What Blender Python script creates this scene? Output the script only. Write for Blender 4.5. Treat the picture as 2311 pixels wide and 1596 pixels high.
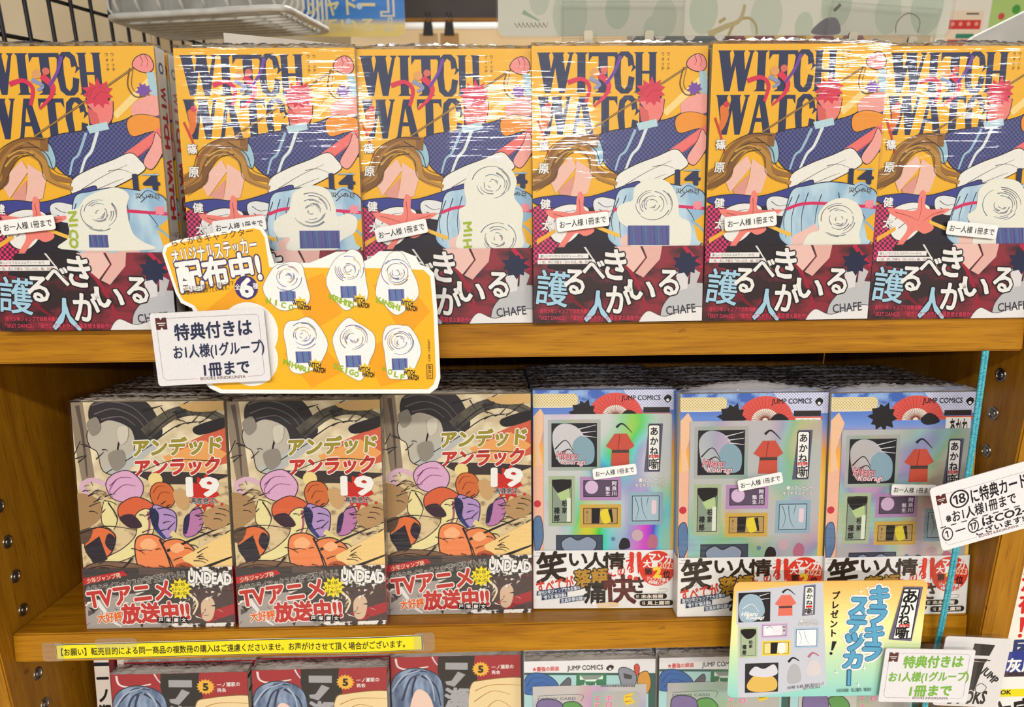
import bpy, bmesh, math, random
import numpy as np
from mathutils import Vector, Matrix, Euler

for o in list(bpy.data.objects):
    bpy.data.objects.remove(o)
scene = bpy.context.scene
C = scene.collection
Z0 = 1.20                      # height of the top board's front edge above the shop floor

# ------------------------------------------------------------------ camera, world, lights, exposure
cam_data = bpy.data.cameras.new('camera')
cam = bpy.data.objects.new('camera', cam_data); C.objects.link(cam)
F_PX, PITCH, YAW, ROLL = 1667.9, 0.2944, 0.0237, -0.0061
fw = Vector((math.sin(YAW)*math.cos(PITCH), math.cos(YAW)*math.cos(PITCH), -math.sin(PITCH)))
rt = Vector((math.cos(YAW), -math.sin(YAW), 0)); up = rt.cross(fw)
r2 = rt*math.cos(ROLL) + up*math.sin(ROLL); u2 = up*math.cos(ROLL) - rt*math.sin(ROLL)
cam.matrix_world = Matrix(((r2.x, u2.x, -fw.x, -0.0259), (r2.y, u2.y, -fw.y, -0.4808), (r2.z, u2.z, -fw.z, 0.1251 + Z0), (0, 0, 0, 1)))
cam_data.sensor_width = 36.0
cam_data.lens = F_PX/2311*36.0
cam_data.clip_start = 0.01
cam_data.dof.use_dof = True
cam_data.dof.focus_distance = 0.52
cam_data.dof.aperture_fstop = 12.0
scene.camera = cam

scene.view_settings.view_transform = 'Standard'
scene.view_settings.look = 'None'
scene.view_settings.gamma = 1.0
scene.view_settings.use_curve_mapping = False
scene.view_settings.exposure = -0.28
scene.cycles.transparent_max_bounces = 16
scene.cycles.max_bounces = 5
scene.cycles.diffuse_bounces = 2
scene.cycles.glossy_bounces = 2
scene.cycles.adaptive_threshold = .05
scene.cycles.caustics_reflective = False
scene.cycles.caustics_refractive = False

world = bpy.data.worlds.new('shop_light'); scene.world = world
world.use_nodes = True
world.node_tree.nodes['Background'].inputs['Color'].default_value = (1.0, 0.97, 0.94, 1)
world.node_tree.nodes['Background'].inputs['Strength'].default_value = 0.13

def area(name, loc, target, sx, sy, power, col=(1, .965, .93)):
    l = bpy.data.lights.new(name, 'AREA'); l.shape = 'RECTANGLE'; l.size = sx; l.size_y = sy; l.energy = power; l.color = col
    o = bpy.data.objects.new(name, l); C.objects.link(o); o.location = loc
    o.rotation_euler = (Vector(target) - Vector(loc)).to_track_quat('-Z', 'Y').to_euler()
    return o
# rows of fluorescent ceiling fittings over the aisle, hanging level
for i, (x, y, pw) in enumerate([(-1.6, -2.3, 40), (0.1, -2.3, 75), (2.4, -2.3, 55), (-1.5, -4.6, 115), (0.4, -4.6, 130), (3.0, -4.6, 140), (0.4, 1.6, 85)]):
    area('ceiling_lamp', (x, y, 2.75), (x, y, 0), 1.2, 0.16, pw)

# ------------------------------------------------------------------ materials
def lin(h):
    h = h.lstrip('#'); v = [int(h[i:i+2], 16)/255 for i in (0, 2, 4)]
    return tuple((c/12.92 if c <= .04045 else ((c+.055)/1.055)**2.4) for c in v) + (1,)
MATS = {}
def new_mat(name):
    m = bpy.data.materials.new(name); m.use_nodes = True
    nt = m.node_tree; b = nt.nodes['Principled BSDF']
    return m, nt, b
def N(nt, kind, **kw):
    n = nt.nodes.new(kind)
    for k, v in kw.items():
        setattr(n, k, v)
    return n
def ink(col, rough=.42, spec=.35):
    key = ('ink', col, rough)
    if key not in MATS:
        m, nt, b = new_mat('print_' + col.lstrip('#'))
        tc = N(nt, 'ShaderNodeTexCoord'); no = N(nt, 'ShaderNodeTexNoise'); no.inputs['Scale'].default_value = 900; no.inputs['Detail'].default_value = 0
        mx = N(nt, 'ShaderNodeMix', data_type='RGBA', blend_type='MULTIPLY'); mx.inputs[0].default_value = .10
        mx.inputs[6].default_value = lin(col)
        nt.links.new(tc.outputs['Object'], no.inputs['Vector']); nt.links.new(no.outputs['Fac'], mx.inputs[7])
        nt.links.new(mx.outputs[2], b.inputs['Base Color'])
        b.inputs['Roughness'].default_value = rough; b.inputs['Specular IOR Level'].default_value = spec
        MATS[key] = m
    return MATS[key]
def dots(c1, c2, scale, thr, name):
    if name not in MATS:
        m, nt, b = new_mat(name)
        tc = N(nt, 'ShaderNodeTexCoord'); mp = N(nt, 'ShaderNodeMapping'); mp.inputs['Rotation'].default_value = (0, math.radians(45), 0)
        mp.inputs['Scale'].default_value = (1, 0, 1)
        vo = N(nt, 'ShaderNodeTexVoronoi'); vo.inputs['Randomness'].default_value = 0; vo.inputs['Scale'].default_value = scale
        lt = N(nt, 'ShaderNodeMath', operation='LESS_THAN'); lt.inputs[1].default_value = thr
        mx = N(nt, 'ShaderNodeMix', data_type='RGBA'); mx.inputs[6].default_value = lin(c1); mx.inputs[7].default_value = lin(c2)
        L = nt.links.new
        L(tc.outputs['Object'], mp.inputs['Vector']); L(mp.outputs[0], vo.inputs['Vector']); L(vo.outputs['Distance'], lt.inputs[0])
        L(lt.outputs[0], mx.inputs[0]); L(mx.outputs[2], b.inputs['Base Color']); b.inputs['Roughness'].default_value = .42
        MATS[name] = m
    return MATS[name]
def mottle(c1, c2, scale, name, stretch=(1, 1, 1), lo=.42, hi=.58, detail=3):
    if name not in MATS:
        m, nt, b = new_mat(name)
        tc = N(nt, 'ShaderNodeTexCoord'); mp = N(nt, 'ShaderNodeMapping'); mp.inputs['Scale'].default_value = stretch
        no = N(nt, 'ShaderNodeTexNoise'); no.inputs['Scale'].default_value = scale; no.inputs['Detail'].default_value = detail
        rp = N(nt, 'ShaderNodeMapRange'); rp.inputs[1].default_value = lo; rp.inputs[2].default_value = hi
        mx = N(nt, 'ShaderNodeMix', data_type='RGBA'); mx.inputs[6].default_value = lin(c1); mx.inputs[7].default_value = lin(c2)
        L = nt.links.new
        L(tc.outputs['Object'], mp.inputs['Vector']); L(mp.outputs[0], no.inputs['Vector']); L(no.outputs['Fac'], rp.inputs[0])
        L(rp.outputs[0], mx.inputs[0]); L(mx.outputs[2], b.inputs['Base Color']); b.inputs['Roughness'].default_value = .45
        MATS[name] = m
    return MATS[name]
def gradient(stops, z0, z1, name):
    if name not in MATS:
        m, nt, b = new_mat(name)
        tc = N(nt, 'ShaderNodeTexCoord'); sp = N(nt, 'ShaderNodeSeparateXYZ'); mr = N(nt, 'ShaderNodeMapRange')
        mr.inputs[1].default_value = z0; mr.inputs[2].default_value = z1
        cr = N(nt, 'ShaderNodeValToRGB'); e = cr.color_ramp.elements
        while len(e) < len(stops): e.new(.5)
        for k, (p, c) in enumerate(stops): e[k].position = p; e[k].color = lin(c)
        L = nt.links.new
        L(tc.outputs['Object'], sp.inputs[0]); L(sp.outputs['Z'], mr.inputs[0]); L(mr.outputs[0], cr.inputs[0]); L(cr.outputs[0], b.inputs['Base Color'])
        b.inputs['Roughness'].default_value = .4
        MATS[name] = m
    return MATS[name]
def holo(name, seed, sat, base, rough=.32):
    """diffraction foil: its rainbow sheen is painted into the colour in broad soft bands"""
    if name not in MATS:
        m, nt, b = new_mat(name)
        tc = N(nt, 'ShaderNodeTexCoord'); mp = N(nt, 'ShaderNodeMapping'); mp.inputs['Location'].default_value = (seed, seed*.37, seed*.11)
        mp.inputs['Scale'].default_value = (1, 1, .75)
        no = N(nt, 'ShaderNodeTexNoise'); no.inputs['Scale'].default_value = 20; no.inputs['Detail'].default_value = 1.0
        hs = N(nt, 'ShaderNodeCombineColor', mode='HSV')
        mr = N(nt, 'ShaderNodeMapRange'); mr.inputs[1].default_value = .25; mr.inputs[2].default_value = .75; mr.inputs[3].default_value = -.15; mr.inputs[4].default_value = 1.0
        n2 = N(nt, 'ShaderNodeTexNoise'); n2.inputs['Scale'].default_value = 26; n2.inputs['Detail'].default_value = 0
        m2 = N(nt, 'ShaderNodeMapRange'); m2.inputs[1].default_value = .40; m2.inputs[2].default_value = .68; m2.inputs[3].default_value = .04; m2.inputs[4].default_value = sat
        L = nt.links.new
        L(tc.outputs['Object'], mp.inputs['Vector']); L(mp.outputs[0], no.inputs['Vector']); L(mp.outputs[0], n2.inputs['Vector'])
        L(no.outputs['Fac'], mr.inputs[0]); L(mr.outputs[0], hs.inputs[0]); L(n2.outputs['Fac'], m2.inputs[0]); L(m2.outputs[0], hs.inputs[1])
        hs.inputs[2].default_value = base
        L(hs.outputs[0], b.inputs['Base Color']); b.inputs['Metallic'].default_value = .35; b.inputs['Roughness'].default_value = rough
        MATS[name] = m
    return MATS[name]
def wood(name, c1, c2, along='X'):
    if name not in MATS:
        m, nt, b = new_mat(name)
        tc = N(nt, 'ShaderNodeTexCoord'); mp = N(nt, 'ShaderNodeMapping')
        mp.inputs['Scale'].default_value = (1.2, 14, 22) if along == 'X' else (14, 14, 1.2)
        no = N(nt, 'ShaderNodeTexNoise'); no.inputs['Scale'].default_value = 7; no.inputs['Detail'].default_value = 8; no.inputs['Distortion'].default_value = .6
        m2 = N(nt, 'ShaderNodeMapping'); m2.inputs['Scale'].default_value = (9, 120, 300) if along == 'X' else (300, 200, 9)
        n2 = N(nt, 'ShaderNodeTexNoise'); n2.inputs['Scale'].default_value = 4; n2.inputs['Detail'].default_value = 3
        n3 = N(nt, 'ShaderNodeTexNoise'); n3.inputs['Scale'].default_value = 55; n3.inputs['Detail'].default_value = 6
        mr = N(nt, 'ShaderNodeMapRange'); mr.inputs[1].default_value = .34; mr.inputs[2].default_value = .68
        mx = N(nt, 'ShaderNodeMix', data_type='RGBA'); mx.inputs[6].default_value = lin(c1); mx.inputs[7].default_value = lin(c2)
        r2_ = N(nt, 'ShaderNodeMapRange'); r2_.inputs[1].default_value = .54; r2_.inputs[2].default_value = .70; r2_.inputs[3].default_value = 0; r2_.inputs[4].default_value = .60
        x2 = N(nt, 'ShaderNodeMix', data_type='RGBA'); x2.inputs[7].default_value = lin('#6b3e0c')
        r3 = N(nt, 'ShaderNodeMapRange'); r3.inputs[1].default_value = .70; r3.inputs[2].default_value = .76; r3.inputs[3].default_value = 0; r3.inputs[4].default_value = .55
        x3 = N(nt, 'ShaderNodeMix', data_type='RGBA'); x3.inputs[7].default_value = lin('#4a2b0c')
        bp = N(nt, 'ShaderNodeBump'); bp.inputs['Strength'].default_value = .08; bp.inputs['Distance'].default_value = .001
        L = nt.links.new
        L(tc.outputs['Object'], mp.inputs['Vector']); L(mp.outputs[0], no.inputs['Vector']); L(no.outputs['Fac'], mr.inputs[0]); L(mr.outputs[0], mx.inputs[0])
        L(tc.outputs['Object'], m2.inputs['Vector']); L(m2.outputs[0], n2.inputs['Vector']); L(n2.outputs['Fac'], r2_.inputs[0])
        L(mx.outputs[2], x2.inputs[6]); L(r2_.outputs[0], x2.inputs[0])
        L(tc.outputs['Object'], n3.inputs['Vector']); L(n3.outputs['Fac'], r3.inputs[0]); L(r3.outputs[0], x3.inputs[0]); L(x2.outputs[2], x3.inputs[6])
        L(x3.outputs[2], b.inputs['Base Color']); L(n2.outputs['Fac'], bp.inputs['Height']); L(bp.outputs[0], b.inputs['Normal'])
        b.inputs['Roughness'].default_value = .40; b.inputs['Specular IOR Level'].default_value = .28
        MATS[name] = m
    return MATS[name]
def metal(name, col, rough):
    if name not in MATS:
        m, nt, b = new_mat(name)
        tc = N(nt, 'ShaderNodeTexCoord'); no = N(nt, 'ShaderNodeTexNoise'); no.inputs['Scale'].default_value = 400
        mr = N(nt, 'ShaderNodeMapRange'); mr.inputs[3].default_value = rough*.8; mr.inputs[4].default_value = rough*1.2
        nt.links.new(tc.outputs['Object'], no.inputs['Vector']); nt.links.new(no.outputs['Fac'], mr.inputs[0]); nt.links.new(mr.outputs[0], b.inputs['Roughness'])
        b.inputs['Base Color'].default_value = lin(col); b.inputs['Metallic'].default_value = 1
        MATS[name] = m
    return MATS[name]
class schlick:
    """reflectance of a thin clear sheet, the same from both sides"""
    def __init__(s, nt, f0=.045):
        s.lw = N(nt, 'ShaderNodeLayerWeight'); p = N(nt, 'ShaderNodeMath', operation='POWER'); p.inputs[1].default_value = 5
        m = N(nt, 'ShaderNodeMath', operation='MULTIPLY_ADD'); m.inputs[1].default_value = .9; m.inputs[2].default_value = f0
        nt.links.new(s.lw.outputs['Facing'], p.inputs[0]); nt.links.new(p.outputs[0], m.inputs[0]); s.out = m.outputs[0]
def film(name, sx, sz, strength, gain, milky, rough, scale=1.0):
    """clear heat-shrunk plastic: transparent, fresnel gloss, tight wrinkles in the bump"""
    if name not in MATS:
        m = bpy.data.materials.new(name); m.use_nodes = True; nt = m.node_tree
        nt.nodes.remove(nt.nodes['Principled BSDF']); out = nt.nodes['Material Output']
        tc = N(nt, 'ShaderNodeTexCoord'); oi = N(nt, 'ShaderNodeObjectInfo')
        ad = N(nt, 'ShaderNodeVectorMath', operation='ADD'); mp = N(nt, 'ShaderNodeMapping'); mp.inputs['Scale'].default_value = (sx, sz, sz)
        sc = N(nt, 'ShaderNodeVectorMath', operation='SCALE'); sc.inputs['Scale'].default_value = 3.0
        no = N(nt, 'ShaderNodeTexNoise'); no.inputs['Scale'].default_value = scale; no.inputs['Detail'].default_value = 2.5
        n2 = N(nt, 'ShaderNodeTexNoise'); n2.inputs['Scale'].default_value = 16; n2.inputs['Detail'].default_value = 0
        sm = N(nt, 'ShaderNodeMath', operation='MULTIPLY_ADD'); sm.inputs[1].default_value = 1.6
        bp = N(nt, 'ShaderNodeBump'); bp.inputs['Strength'].default_value = strength; bp.inputs['Distance'].default_value = .0012
        fr = schlick(nt)
        mg = N(nt, 'ShaderNodeMath', operation='MULTIPLY', use_clamp=True); mg.inputs[1].default_value = gain
        tr = N(nt, 'ShaderNodeBsdfTransparent'); tr.inputs['Color'].default_value = (.985, .985, .985, 1)
        gl = N(nt, 'ShaderNodeBsdfGlossy'); gl.inputs['Roughness'].default_value = rough
        df = N(nt, 'ShaderNodeBsdfDiffuse'); df.inputs['Color'].default_value = (.8, .8, .8, 1)
        m0 = N(nt, 'ShaderNodeMixShader'); m0.inputs[0].default_value = milky
        m1 = N(nt, 'ShaderNodeMixShader')
        L = nt.links.new
        L(tc.outputs['Object'], ad.inputs[0]); L(oi.outputs['Random'], sc.inputs[0]); L(sc.outputs[0], ad.inputs[1])
        L(ad.outputs[0], mp.inputs['Vector']); L(mp.outputs[0], no.inputs['Vector']); L(ad.outputs[0], n2.inputs['Vector'])
        L(n2.outputs['Fac'], sm.inputs[0]); L(no.outputs['Fac'], sm.inputs[2]); L(sm.outputs[0], bp.inputs['Height'])
        L(bp.outputs[0], fr.lw.inputs['Normal']); L(bp.outputs[0], gl.inputs['Normal']); L(bp.outputs[0], df.inputs['Normal'])
        L(fr.out, mg.inputs[0]); L(tr.outputs[0], m0.inputs[1]); L(df.outputs[0], m0.inputs[2])
        L(m0.outputs[0], m1.inputs[1]); L(gl.outputs[0], m1.inputs[2]); L(mg.outputs[0], m1.inputs[0]); L(m1.outputs[0], out.inputs['Surface'])
        MATS[name] = m
    return MATS[name]
def acrylic(name='clear_acrylic', tint=(.93, .96, .94, 1), milky=.05, f0=.045):
    if name not in MATS:
        m = bpy.data.materials.new(name); m.use_nodes = True; nt = m.node_tree
        nt.nodes.remove(nt.nodes['Principled BSDF']); out = nt.nodes['Material Output']
        tc = N(nt, 'ShaderNodeTexCoord'); no = N(nt, 'ShaderNodeTexNoise'); no.inputs['Scale'].default_value = 30
        bp = N(nt, 'ShaderNodeBump'); bp.inputs['Strength'].default_value = .05; bp.inputs['Distance'].default_value = .001
        fr = schlick(nt, f0)
        tr = N(nt, 'ShaderNodeBsdfTransparent'); tr.inputs['Color'].default_value = tint
        gl = N(nt, 'ShaderNodeBsdfGlossy'); gl.inputs['Roughness'].default_value = .05
        df = N(nt, 'ShaderNodeBsdfDiffuse'); df.inputs['Color'].default_value = (.9, .9, .88, 1)
        m0 = N(nt, 'ShaderNodeMixShader'); m0.inputs[0].default_value = milky; m1 = N(nt, 'ShaderNodeMixShader')
        L = nt.links.new
        L(tc.outputs['Object'], no.inputs['Vector']); L(no.outputs['Fac'], bp.inputs['Height']); L(bp.outputs[0], fr.lw.inputs['Normal']); L(bp.outputs[0], gl.inputs['Normal'])
        L(tr.outputs[0], m0.inputs[1]); L(df.outputs[0], m0.inputs[2]); L(m0.outputs[0], m1.inputs[1]); L(gl.outputs[0], m1.inputs[2])
        L(fr.out, m1.inputs[0]); L(m1.outputs[0], out.inputs['Surface'])
        MATS[name] = m
    return MATS[name]
def M(c):
    if isinstance(c, str) and c.startswith('#'): return ink(c)
    return MATS[c] if isinstance(c, str) else c

WOOD_X = wood('oak_board', '#b67e14', '#925c08', 'X')
WOOD_Z = wood('oak_upright', '#b27c18', '#96620e', 'Z')
PAGES = mottle('#e9dfc6', '#cfc2a2', 1, 'page_edges', (8, 2600, 8))
FILM = film('shrink_film', 26, 330, .125, 1.0, .004, .05)
CRUMPLE = film('crumpled_film', 60, 420, .9, 2.6, .36, .14)
dots('#4a4e96', '#23254f', 480, .40, 'halftone_navy')
dots('#1c1118', '#e0266a', 430, .42, 'halftone_magenta')
dots('#e9e2c4', '#c9a83e', 620, .36, 'gold_beads')
dots('#e0e0ea', '#9aa6d8', 620, .36, 'silver_beads')
mottle('#3a62b8', '#8fb0e0', 90, 'blue_wash')
mottle('#cbb993', '#e6d8b4', 60, 'tan_wash')
mottle('#57503f', '#2b2826', 70, 'smoke_wash')
mottle('#2a0c12', '#8a1c2e', 42, 'maroon_wash', (1, 1, 1.6), .44, .60)
mottle('#e9e4da', '#2b2526', 210, 'ink_clutter', (1, 1, 1), .47, .53, 5)
mottle('#d6bf90', '#84684a', 110, 'rubble_wash', (1, 1, 1.6), .52, .68, 5)
mottle('#8fb4cf', '#b9d4e0', 60, 'pale_blue_wash', (1, 1, .4))
mottle('#43597c', '#8aa0bc', 70, 'slate_brush', (1.4, 1, .5), .40, .62, 4)
holo('foil_vivid', 3.1, .92, .70); holo('foil_soft', 7.7, .48, .60); holo('foil_pale', 12.3, .40, .60); holo('foil_blue', 16.0, .6, .60); holo('foil_lilac', 22.0, .34, .50)
gradient([(0, '#8fd0c8'), (.33, '#bfe0b4'), (.62, '#f7ec9c'), (1, '#f9b45c')], 0, .094, 'sunset_card')
gradient([(0, '#f8c850'), (.35, '#f0a640'), (.7, '#6f94d8'), (1, '#3b5fc0')], .11, .170, 'dusk_sky')
gradient([(0, '#f7dc78'), (.17, '#f2dc8c'), (.27, '#2b86dc'), (1, '#146ad0')], 0, .11, 'poster_fade')

# ------------------------------------------------------------------ geometry helpers
def link(name, me, mats, parent=None, loc=None, rot=None):
    o = bpy.data.objects.new(name, me); C.objects.link(o)
    if mats is not None:
        me.materials.clear()
        for m in mats: me.materials.append(M(m))
    if parent is not None: o.parent = parent
    if loc is not None: o.location = loc
    if rot is not None: o.rotation_euler = rot
    return o
def tag(o, label, cat, group=None):
    o['label'] = label; o['category'] = cat
    if group: o['group'] = group
    return o
def thing(name, label, cat, loc, rot=(0, 0, 0), group=None):
    o = bpy.data.objects.new(name, None); C.objects.link(o); o.empty_display_size = .02
    o.location = loc; o.rotation_euler = rot
    return tag(o, label, cat, group)
def boxes_mesh(name, boxes, bevel=0.0, seg=2):
    bm = bmesh.new()
    for b in boxes:
        x0, x1, y0, y1, z0, z1 = b[:6]; mi = b[6] if len(b) > 6 else 0
        r = bmesh.ops.create_cube(bm, size=1)
        for v in r['verts']:
            v.co = ((x0+x1)/2 + v.co.x*(x1-x0), (y0+y1)/2 + v.co.y*(y1-y0), (z0+z1)/2 + v.co.z*(z1-z0))
        for f in {f for v in r['verts'] for f in v.link_faces}: f.material_index = mi
    if bevel:
        bmesh.ops.bevel(bm, geom=list(bm.edges), offset=bevel, segments=seg, affect='EDGES', clamp_overlap=True)
    me = bpy.data.meshes.new(name); bm.to_mesh(me); bm.free()
    return me
def tube_mesh(name, paths, r, seg=8, closed=False, mats=None):
    bm = bmesh.new()
    for path in paths:
        P = [Vector(p) for p in path]; n = len(P); rings = []
        prev = None
        for i, p in enumerate(P):
            if closed: t = (P[(i+1) % n] - P[i-1]).normalized()
            else: t = (P[min(i+1, n-1)] - P[max(i-1, 0)]).normalized()
            a = prev if prev is not None else (Vector((0, 0, 1)) if abs(t.z) < .9 else Vector((1, 0, 0)))
            a = (a - t*a.dot(t)).normalized(); b = t.cross(a); prev = a
            rings.append([bm.verts.new(p + (a*math.cos(k*2*math.pi/seg) + b*math.sin(k*2*math.pi/seg))*r) for k in range(seg)])
        for i in range(n if closed else n-1):
            A, B = rings[i], rings[(i+1) % n]
            for k in range(seg):
                bm.faces.new((A[k], A[(k+1) % seg], B[(k+1) % seg], B[k]))
        if not closed:
            bm.faces.new(rings[0][::-1]); bm.faces.new(rings[-1])
    me = bpy.data.meshes.new(name); bm.to_mesh(me); bm.free()
    for f in me.polygons: f.use_smooth = True
    return me
def prism_mesh(name, outline, y0, y1):
    """outline in (x, z) metres, extruded from y0 (front) to y1 (back)"""
    n = len(outline)
    V = [(x, y0, z) for x, z in outline] + [(x, y1, z) for x, z in outline]
    Fc = [tuple(range(n)), tuple(range(2*n-1, n-1, -1))] + [(i, i+n, (i+1) % n + n, (i+1) % n) for i in range(n)]
    me = bpy.data.meshes.new(name); me.from_pydata(V, [], Fc); me.update()
    return me
def rrect(x0, y0, x1, y1, r, n=6):
    out = []
    for cx, cy, a in ((x1-r, y1-r, 0), (x0+r, y1-r, 90), (x0+r, y0+r, 180), (x1-r, y0+r, 270)):
        for k in range(n+1):
            t = math.radians(a + 90*k/n); out.append((cx + r*math.cos(t), cy + r*math.sin(t)))
    return out
def smooth(pts, n=6, closed=True):
    P = [np.array(p, float) for p in pts]; m = len(P); out = []
    rng = range(m) if closed else range(m-1)
    for i in rng:
        if closed: a, b, c, d = P[i-1], P[i], P[(i+1) % m], P[(i+2) % m]
        else: a, b, c, d = P[max(i-1, 0)], P[i], P[i+1], P[min(i+2, m-1)]
        for k in range(n):
            t = k/n
            out.append(tuple(.5*((2*b) + (c-a)*t + (2*a-5*b+4*c-d)*t*t + (3*b-a-3*c+d)*t**3)))
    if not closed: out.append(tuple(P[-1]))
    return out
def homography(src, dst):
    A = []; bb = []
    for (x, y), (u, v) in zip(src, dst):
        A.append([x, y, 1, 0, 0, 0, -u*x, -u*y]); bb.append(u)
        A.append([0, 0, 0, x, y, 1, -v*x, -v*y]); bb.append(v)
    h = np.linalg.solve(np.array(A, float), np.array(bb, float))
    return np.append(h, 1).reshape(3, 3)
GLYPH = {}
def glyphs(body, bold):
    key = (body, bold)
    if key not in GLYPH:
        cu = bpy.data.curves.new('lettering', 'FONT'); cu.body = body; cu.resolution_u = 2
        o = bpy.data.objects.new('lettering', cu); C.objects.link(o)
        dg = bpy.context.evaluated_depsgraph_get()
        me = bpy.data.meshes.new_from_object(o.evaluated_get(dg))
        V = np.array([v.co[:2] for v in me.vertices]).reshape(-1, 2); Fc = [tuple(p.vertices) for p in me.polygons]
        if bold > .004 and len(V):
            k = 4 if bold < .022 else (7 if bold < .06 else 10)
            n = len(V); W = [np.c_[V, np.zeros(len(V))] + np.array([0, 0, i*.004]) + bold*.85*np.array([math.cos(2*math.pi*(i+.5)/k), math.sin(2*math.pi*(i+.5)/k), 0]) for i in range(k)]
            Fc = [tuple(q + n*i for q in f) for i in range(k) for f in Fc]; V = np.concatenate(W)
        bpy.data.objects.remove(o); bpy.data.curves.remove(cu); bpy.data.meshes.remove(me)
        if len(V) and V.shape[1] == 2: V = np.c_[V, np.zeros(len(V))]
        GLYPH[key] = (V, Fc)
    return GLYPH[key]
LET = {
 'W': [[(.03, .03), (.32, .03), (.42, .72), (.37, 1), (.22, 1)], [(.25, .95), (.37, 1), (.56, .03), (.47, .03)], [(.43, .03), (.70, .03), (.79, .72), (.75, 1), (.60, 1)],
       [(.63, .95), (.75, 1), (.96, .03), (.88, .03)], [(0, 0), (.37, 0), (.33, .05), (.03, .05)], [(.40, 0), (.74, 0), (.71, .05), (.44, .05)], [(.81, 0), (1, 0), (.97, .05), (.86, .05)]],
 'I': [[(.2, 0), (.8, 0), (.8, 1), (.2, 1)], [(0, 0), (1, 0), (.8, .06), (.2, .06)], [(.2, .94), (.8, .94), (1, 1), (0, 1)]],
 'T': [[(.34, 0), (.66, 0), (.66, 1), (.34, 1)], [(0, 0), (1, 0), (1, .1), (0, .1)], [(0, .1), (.12, .1), (0, .24)], [(.88, .1), (1, .1), (1, .24)], [(.34, .94), (.66, .94), (.8, 1), (.2, 1)]],
 'C': [[(.98, .30), (.70, .36), (.66, .16), (.5, .1), (.36, .2), (.34, .5), (.38, .82), (.52, .9), (.66, .8), (.72, .58), (1, .62), (.9, .9), (.7, 1), (.35, 1), (.1, .88), (0, .5), (.1, .12), (.35, 0), (.7, 0), (.9, .1)],
       [(.80, .22), (1.08, .38), (.82, .50), (.90, .37)]],
 'H': [[(.08, 0), (.36, 0), (.36, 1), (.08, 1)], [(.66, 0), (.94, 0), (.94, 1), (.66, 1)], [(.3, .46), (.7, .46), (.7, .53), (.3, .53)], [(0, 0), (.44, 0), (.36, .05), (.08, .05)],
       [(.58, 0), (1, 0), (.94, .05), (.66, .05)], [(.08, .95), (.36, .95), (.44, 1), (0, 1)], [(.66, .95), (.94, .95), (1, 1), (.58, 1)]],
 'A': [[(.36, 0), (.62, 0), (.98, 1), (.66, 1), (.44, .22), (.22, 1), (.06, 1)], [(.22, .58), (.70, .58), (.74, .68), (.2, .68)], [(.06, .95), (.22, .95), (.32, 1), (0, 1)], [(.62, .95), (.95, .95), (1, 1), (.58, 1)]],
}
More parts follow.
